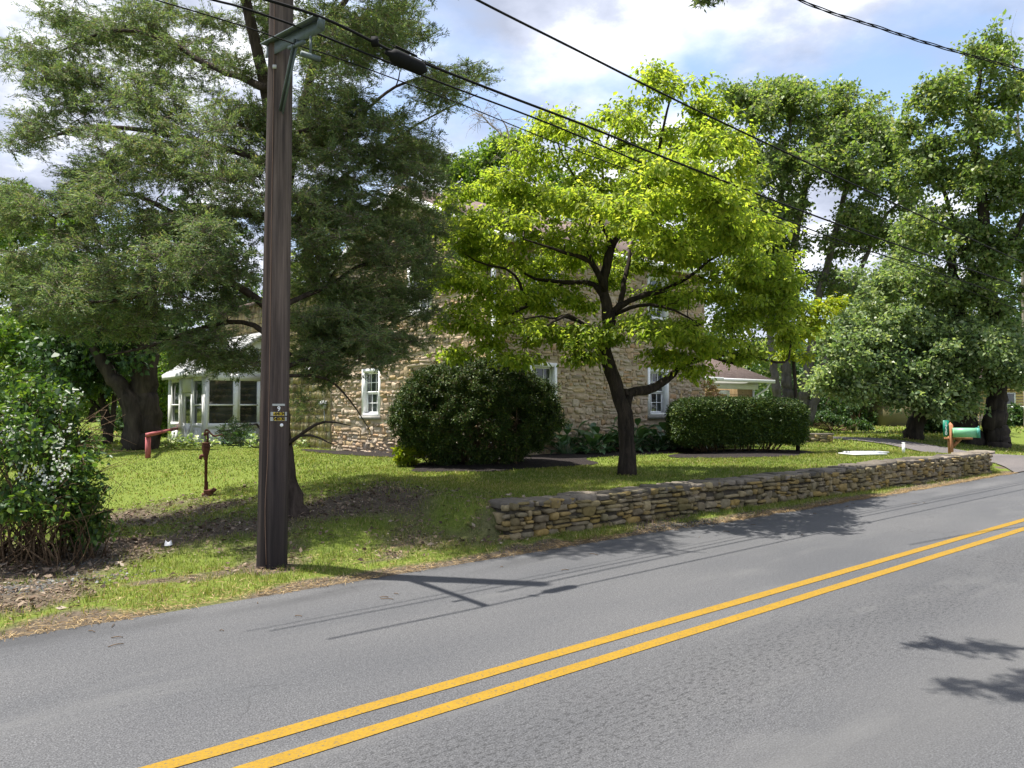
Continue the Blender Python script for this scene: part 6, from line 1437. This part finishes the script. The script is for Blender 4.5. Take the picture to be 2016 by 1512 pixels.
for q in (1752, 1765, 1771): a = at(q, 800, Yn)[0]; m = MB(); m.abox([0, Yn, 0], (1, 0, 0), (0, 1, 0), EZ, a, a + .10, -.03, -.002, zb(810), zb(792)); m.build('trim', M['white'], sh_)
Yf = 47.; x0, x1 = at(1918, 830, Yf)[0], at(2060, 830, Yf)[0]; fb = np.array([x0, Yf, 0]); fb[2] = Hs(fb); fz = at(1950, 815, Yf)[2]
fe = thing('picket_fence', 'dark weathered picket fence in front of the yellow house', 'fence', fb)
m = MB(); x = x0; r = np.random.default_rng(8)
while x < x1:
    h_ = fz + r.normal(0, .03); m.prism([[x, Yf, fb[2] - .1], [x + .09, Yf, fb[2] - .1], [x + .09, Yf, h_ - .06], [x + .045, Yf, h_], [x, Yf, h_ - .06]], (0, .02, 0)); x += .15
m.build('pickets', M['fence_wood'], fe)
m = MB()
for z in (fb[2] + .3, fz - .35): m.abox([0, Yf, 0], (1, 0, 0), (0, 1, 0), EZ, x0, x1, .022, .06, z, z + .09)
m.build('rails', M['fence_wood'], fe)

# ---------------------------------------------------------------- grass, litter, gravel
r = np.random.default_rng(2024)
def free(a, b, x, y, pad=0.0):
    ok = (b > edge_b(a) + .02) & ~house_fp(a, b) & ~in_poly(a, b, DRP)
    ok &= ~((a > WA0 - .02) & (a < WA1 + .05) & (b > wall_b(a) - .05) & (b < wall_b(a) + WT + .03))
    for P in BEDS: ok &= ~in_poly(a, b, P)
    ok &= ~((a > PA - .6) & (a < CA + .1) & (b > PBb - .2) & (b < PBb + QL + .4)) & ~((a > WL0) & (b > WB - .3) & (a < WRa + .3))
    return ok
def grass(mb, a0, a1, b0, b1, dens, hh, ww, keepfn=None):
    n = int((a1 - a0) * (b1 - b0) * dens); a = r.uniform(a0, a1, n); b = r.uniform(b0, b1, n); x = a * DX - b * DY; y = a * DY + b * DX
    u = x / np.maximum(y, .1); ok = free(a, b, x, y) & (np.abs(u) < .92) & (y > 3)
    bare = bare_amt(x, y); ok &= r.random(n) > np.clip(bare * 1.15 - .02, 0, .96)
    tuftn = vnoise(x * 7, y * 7, 12); ok &= r.random(n) < .45 + .8 * tuftn
    x, y, tn = x[ok], y[ok], tuftn[ok]; n = len(x); P = np.stack([x, y, H(x, y) - .004], -1)
    az = r.uniform(0, 6.283, n); h = hh * r.uniform(.5, 1.25, n) * (.6 + .8 * tn) * (0.75 + .5 * vnoise(x * .9, y * .9, 17)); w = ww * r.uniform(.7, 1.2, n)
    sd = np.stack([np.cos(az), np.sin(az), 0 * az], -1) * w[:, None] / 2; ln = np.stack([r.normal(0, .45, n), r.normal(0, .45, n), 0 * az], -1) * h[:, None]
    up = np.stack([0 * h, 0 * h, h], -1)
    V = np.stack([P - sd, P + sd, P + up * .6 + ln * .4 + sd * .7, P + up * .6 + ln * .4 - sd * .7, P + up + ln], 1).reshape(-1, 3); i = np.arange(n)[:, None] * 5
    mb.add(V, [np.hstack([i, i + 1, i + 2, i + 3]), np.hstack([i + 3, i + 2, i + 4])])
    return n
m = MB(); ng = 0
ng += grass(m, -7, 9.0, 6.25, 9.0, 2800, .045, .006)
ng += grass(m, 6.3, 21, 6.25, 6.86, 2600, .055, .007)
ng += grass(m, -7, 8, 9.0, 13, 1000, .040, .009)
ng += grass(m, 6.3, 22, 7.1, 10.5, 1000, .042, .010)
ng += grass(m, -3, 24, 9, 24, 360, .038, .016)
ng += grass(m, 21, 34, 7, 16, 160, .06, .025)
ng += grass(m, 24, 60, 12, 50, 14, .09, .09)
ng += grass(m, -3, 24, 24, 60, 12, .09, .09)
tag(m.build('lawn_grass', M['grass']), kind='stuff')
# dry straw along the road edge and the dead leaves under cedar and shrub
m = MB(); n = 30000; a = r.uniform(-5, 21, n); b = edge_b(a) + np.where(r.random(n) < .5, np.abs(r.normal(0, .14, n)), r.uniform(0, 1.1, n) * (a < 9)) - .05; x = a * DX - b * DY; y = a * DY + b * DX
ok = r.random(n) < .35 + .65 * vnoise(a * .8, b * 2, 61); x, y = x[ok], y[ok]; n = len(x); P = np.stack([x, y, np.maximum(H(x, y), 0) + r.uniform(.002, .022, n)], -1); az = r.uniform(0, 6.28, n)
m.leaves(P, np.stack([np.cos(az), np.sin(az), r.normal(0, .25, n)], -1), np.tile([0., 0, 1], (n, 1)) + r.normal(0, .3, (n, 3)), r.uniform(.03, .10, n), r.uniform(.003, .007, n), .05, .05)
tag(m.build('dry_grass', M['straw']), kind='stuff')
m = MB(); n = 110000; a = r.uniform(-5, 9, n); b = r.uniform(6.3, 13, n); x = a * DX - b * DY; y = a * DY + b * DX
ba = bare_amt(x, y, 0.35); ok = free(a, b, x, y) & (r.random(n) < np.clip(ba * 1.25 - .12, 0, .9) * (.25 + .9 * vnoise(x * 4, y * 4, 19))) & (b > edge_b(a) + .35); x, y = x[ok], y[ok]; n = len(x); P = np.stack([x, y, H(x, y) + r.uniform(.004, .03, n)], -1); az = r.uniform(0, 6.28, n)
big = r.random(n) < .14; m.leaves(P, np.stack([np.cos(az), np.sin(az), r.normal(0, .25, n)], -1), np.tile([0., 0, 1], (n, 1)) + r.normal(0, .45, (n, 3)), np.where(big, r.uniform(.05, .09, n), r.uniform(.02, .06, n)), np.where(big, r.uniform(.03, .05, n), r.uniform(.004, .02, n)), .25, -.2)
tag(m.build('leaf_litter', M['dead_leaf']), kind='stuff')
# pale gravel by the shrub, dark stone chips by the wall
def pebbles(name, mat, c, ra, rb, n, s0, s1):
    m = MB(); th = np.linspace(0, 6.283, 7)[:-1]; V = []; e = r.normal(0, .42, (n, 2)) * [ra, rb]; x = c[0] + e[:, 0] * DX - e[:, 1] * DY; y = c[1] + e[:, 0] * DY + e[:, 1] * DX; z = np.maximum(H(x, y), -.02)
    ok = AB(x, y)[1] > ROAD_B1 - .15; x, y, z = x[ok], y[ok], z[ok]; n = len(x); s = r.uniform(s0, s1, n)
    rad = s[:, None] * r.uniform(.7, 1.2, (n, 6)); rg = np.stack([x[:, None] + np.cos(th) * rad, y[:, None] + np.sin(th) * rad, np.repeat((z + s * .1)[:, None], 6, 1)], -1); tp = np.stack([x, y, z + s * r.uniform(.5, .9, n)], -1)[:, None]
    V = np.concatenate([rg, tp], 1).reshape(-1, 3); i = np.arange(6); q = np.stack([i, (i + 1) % 6, np.full(6, 6)], -1)
    m.add(V, [(q[None] + (np.arange(n) * 7)[:, None, None]).reshape(-1, 3)]); return tag(m.build(name, mat), kind='stuff')
M['chips'] = stonemat('pale_chips', [(0, (.05, .05, .05)), (.7, (.11, .11, .11)), (1, (.28, .28, .275))]); M['dchips'] = stonemat('dark_chips', [(0, (.02, .02, .022)), (.7, (.05, .05, .055)), (1, (.14, .14, .14))]); M['brick_chips'] = stonemat('red_chips', [(0, (.12, .04, .03)), (1, (.22, .09, .06))])
pebbles('gravel', M['chips'], gp(20, 1160), 1.2, .30, 600, .006, .02)
pebbles('gravel', M['chips'], gp(150, 1110), .8, .22, 160, .006, .016)
pebbles('gravel', M['dchips'], gp(1345, 1037), .75, .22, 2200, .006, .018)
pebbles('gravel', M['brick_chips'], gp(1412, 1040), .22, .09, 420, .005, .012)
# twigs and specks lying on the asphalt by the edge
m = MB(); n = 46; a = r.uniform(-4, 14, n); b = edge_b(a) - np.abs(r.normal(0, .5, n)) - .02
for k in range(n):
    p = W2(a[k], b[k], .006); d = unit(np.array([r.normal(), r.normal() * .5, 0])); L = r.uniform(.02, .11); m.tube([p, p + d * L * .5 + [0, 0, .006], p + d * L], .003, 4)
tag(m.build('road_twigs', M['stem']), kind='stuff')
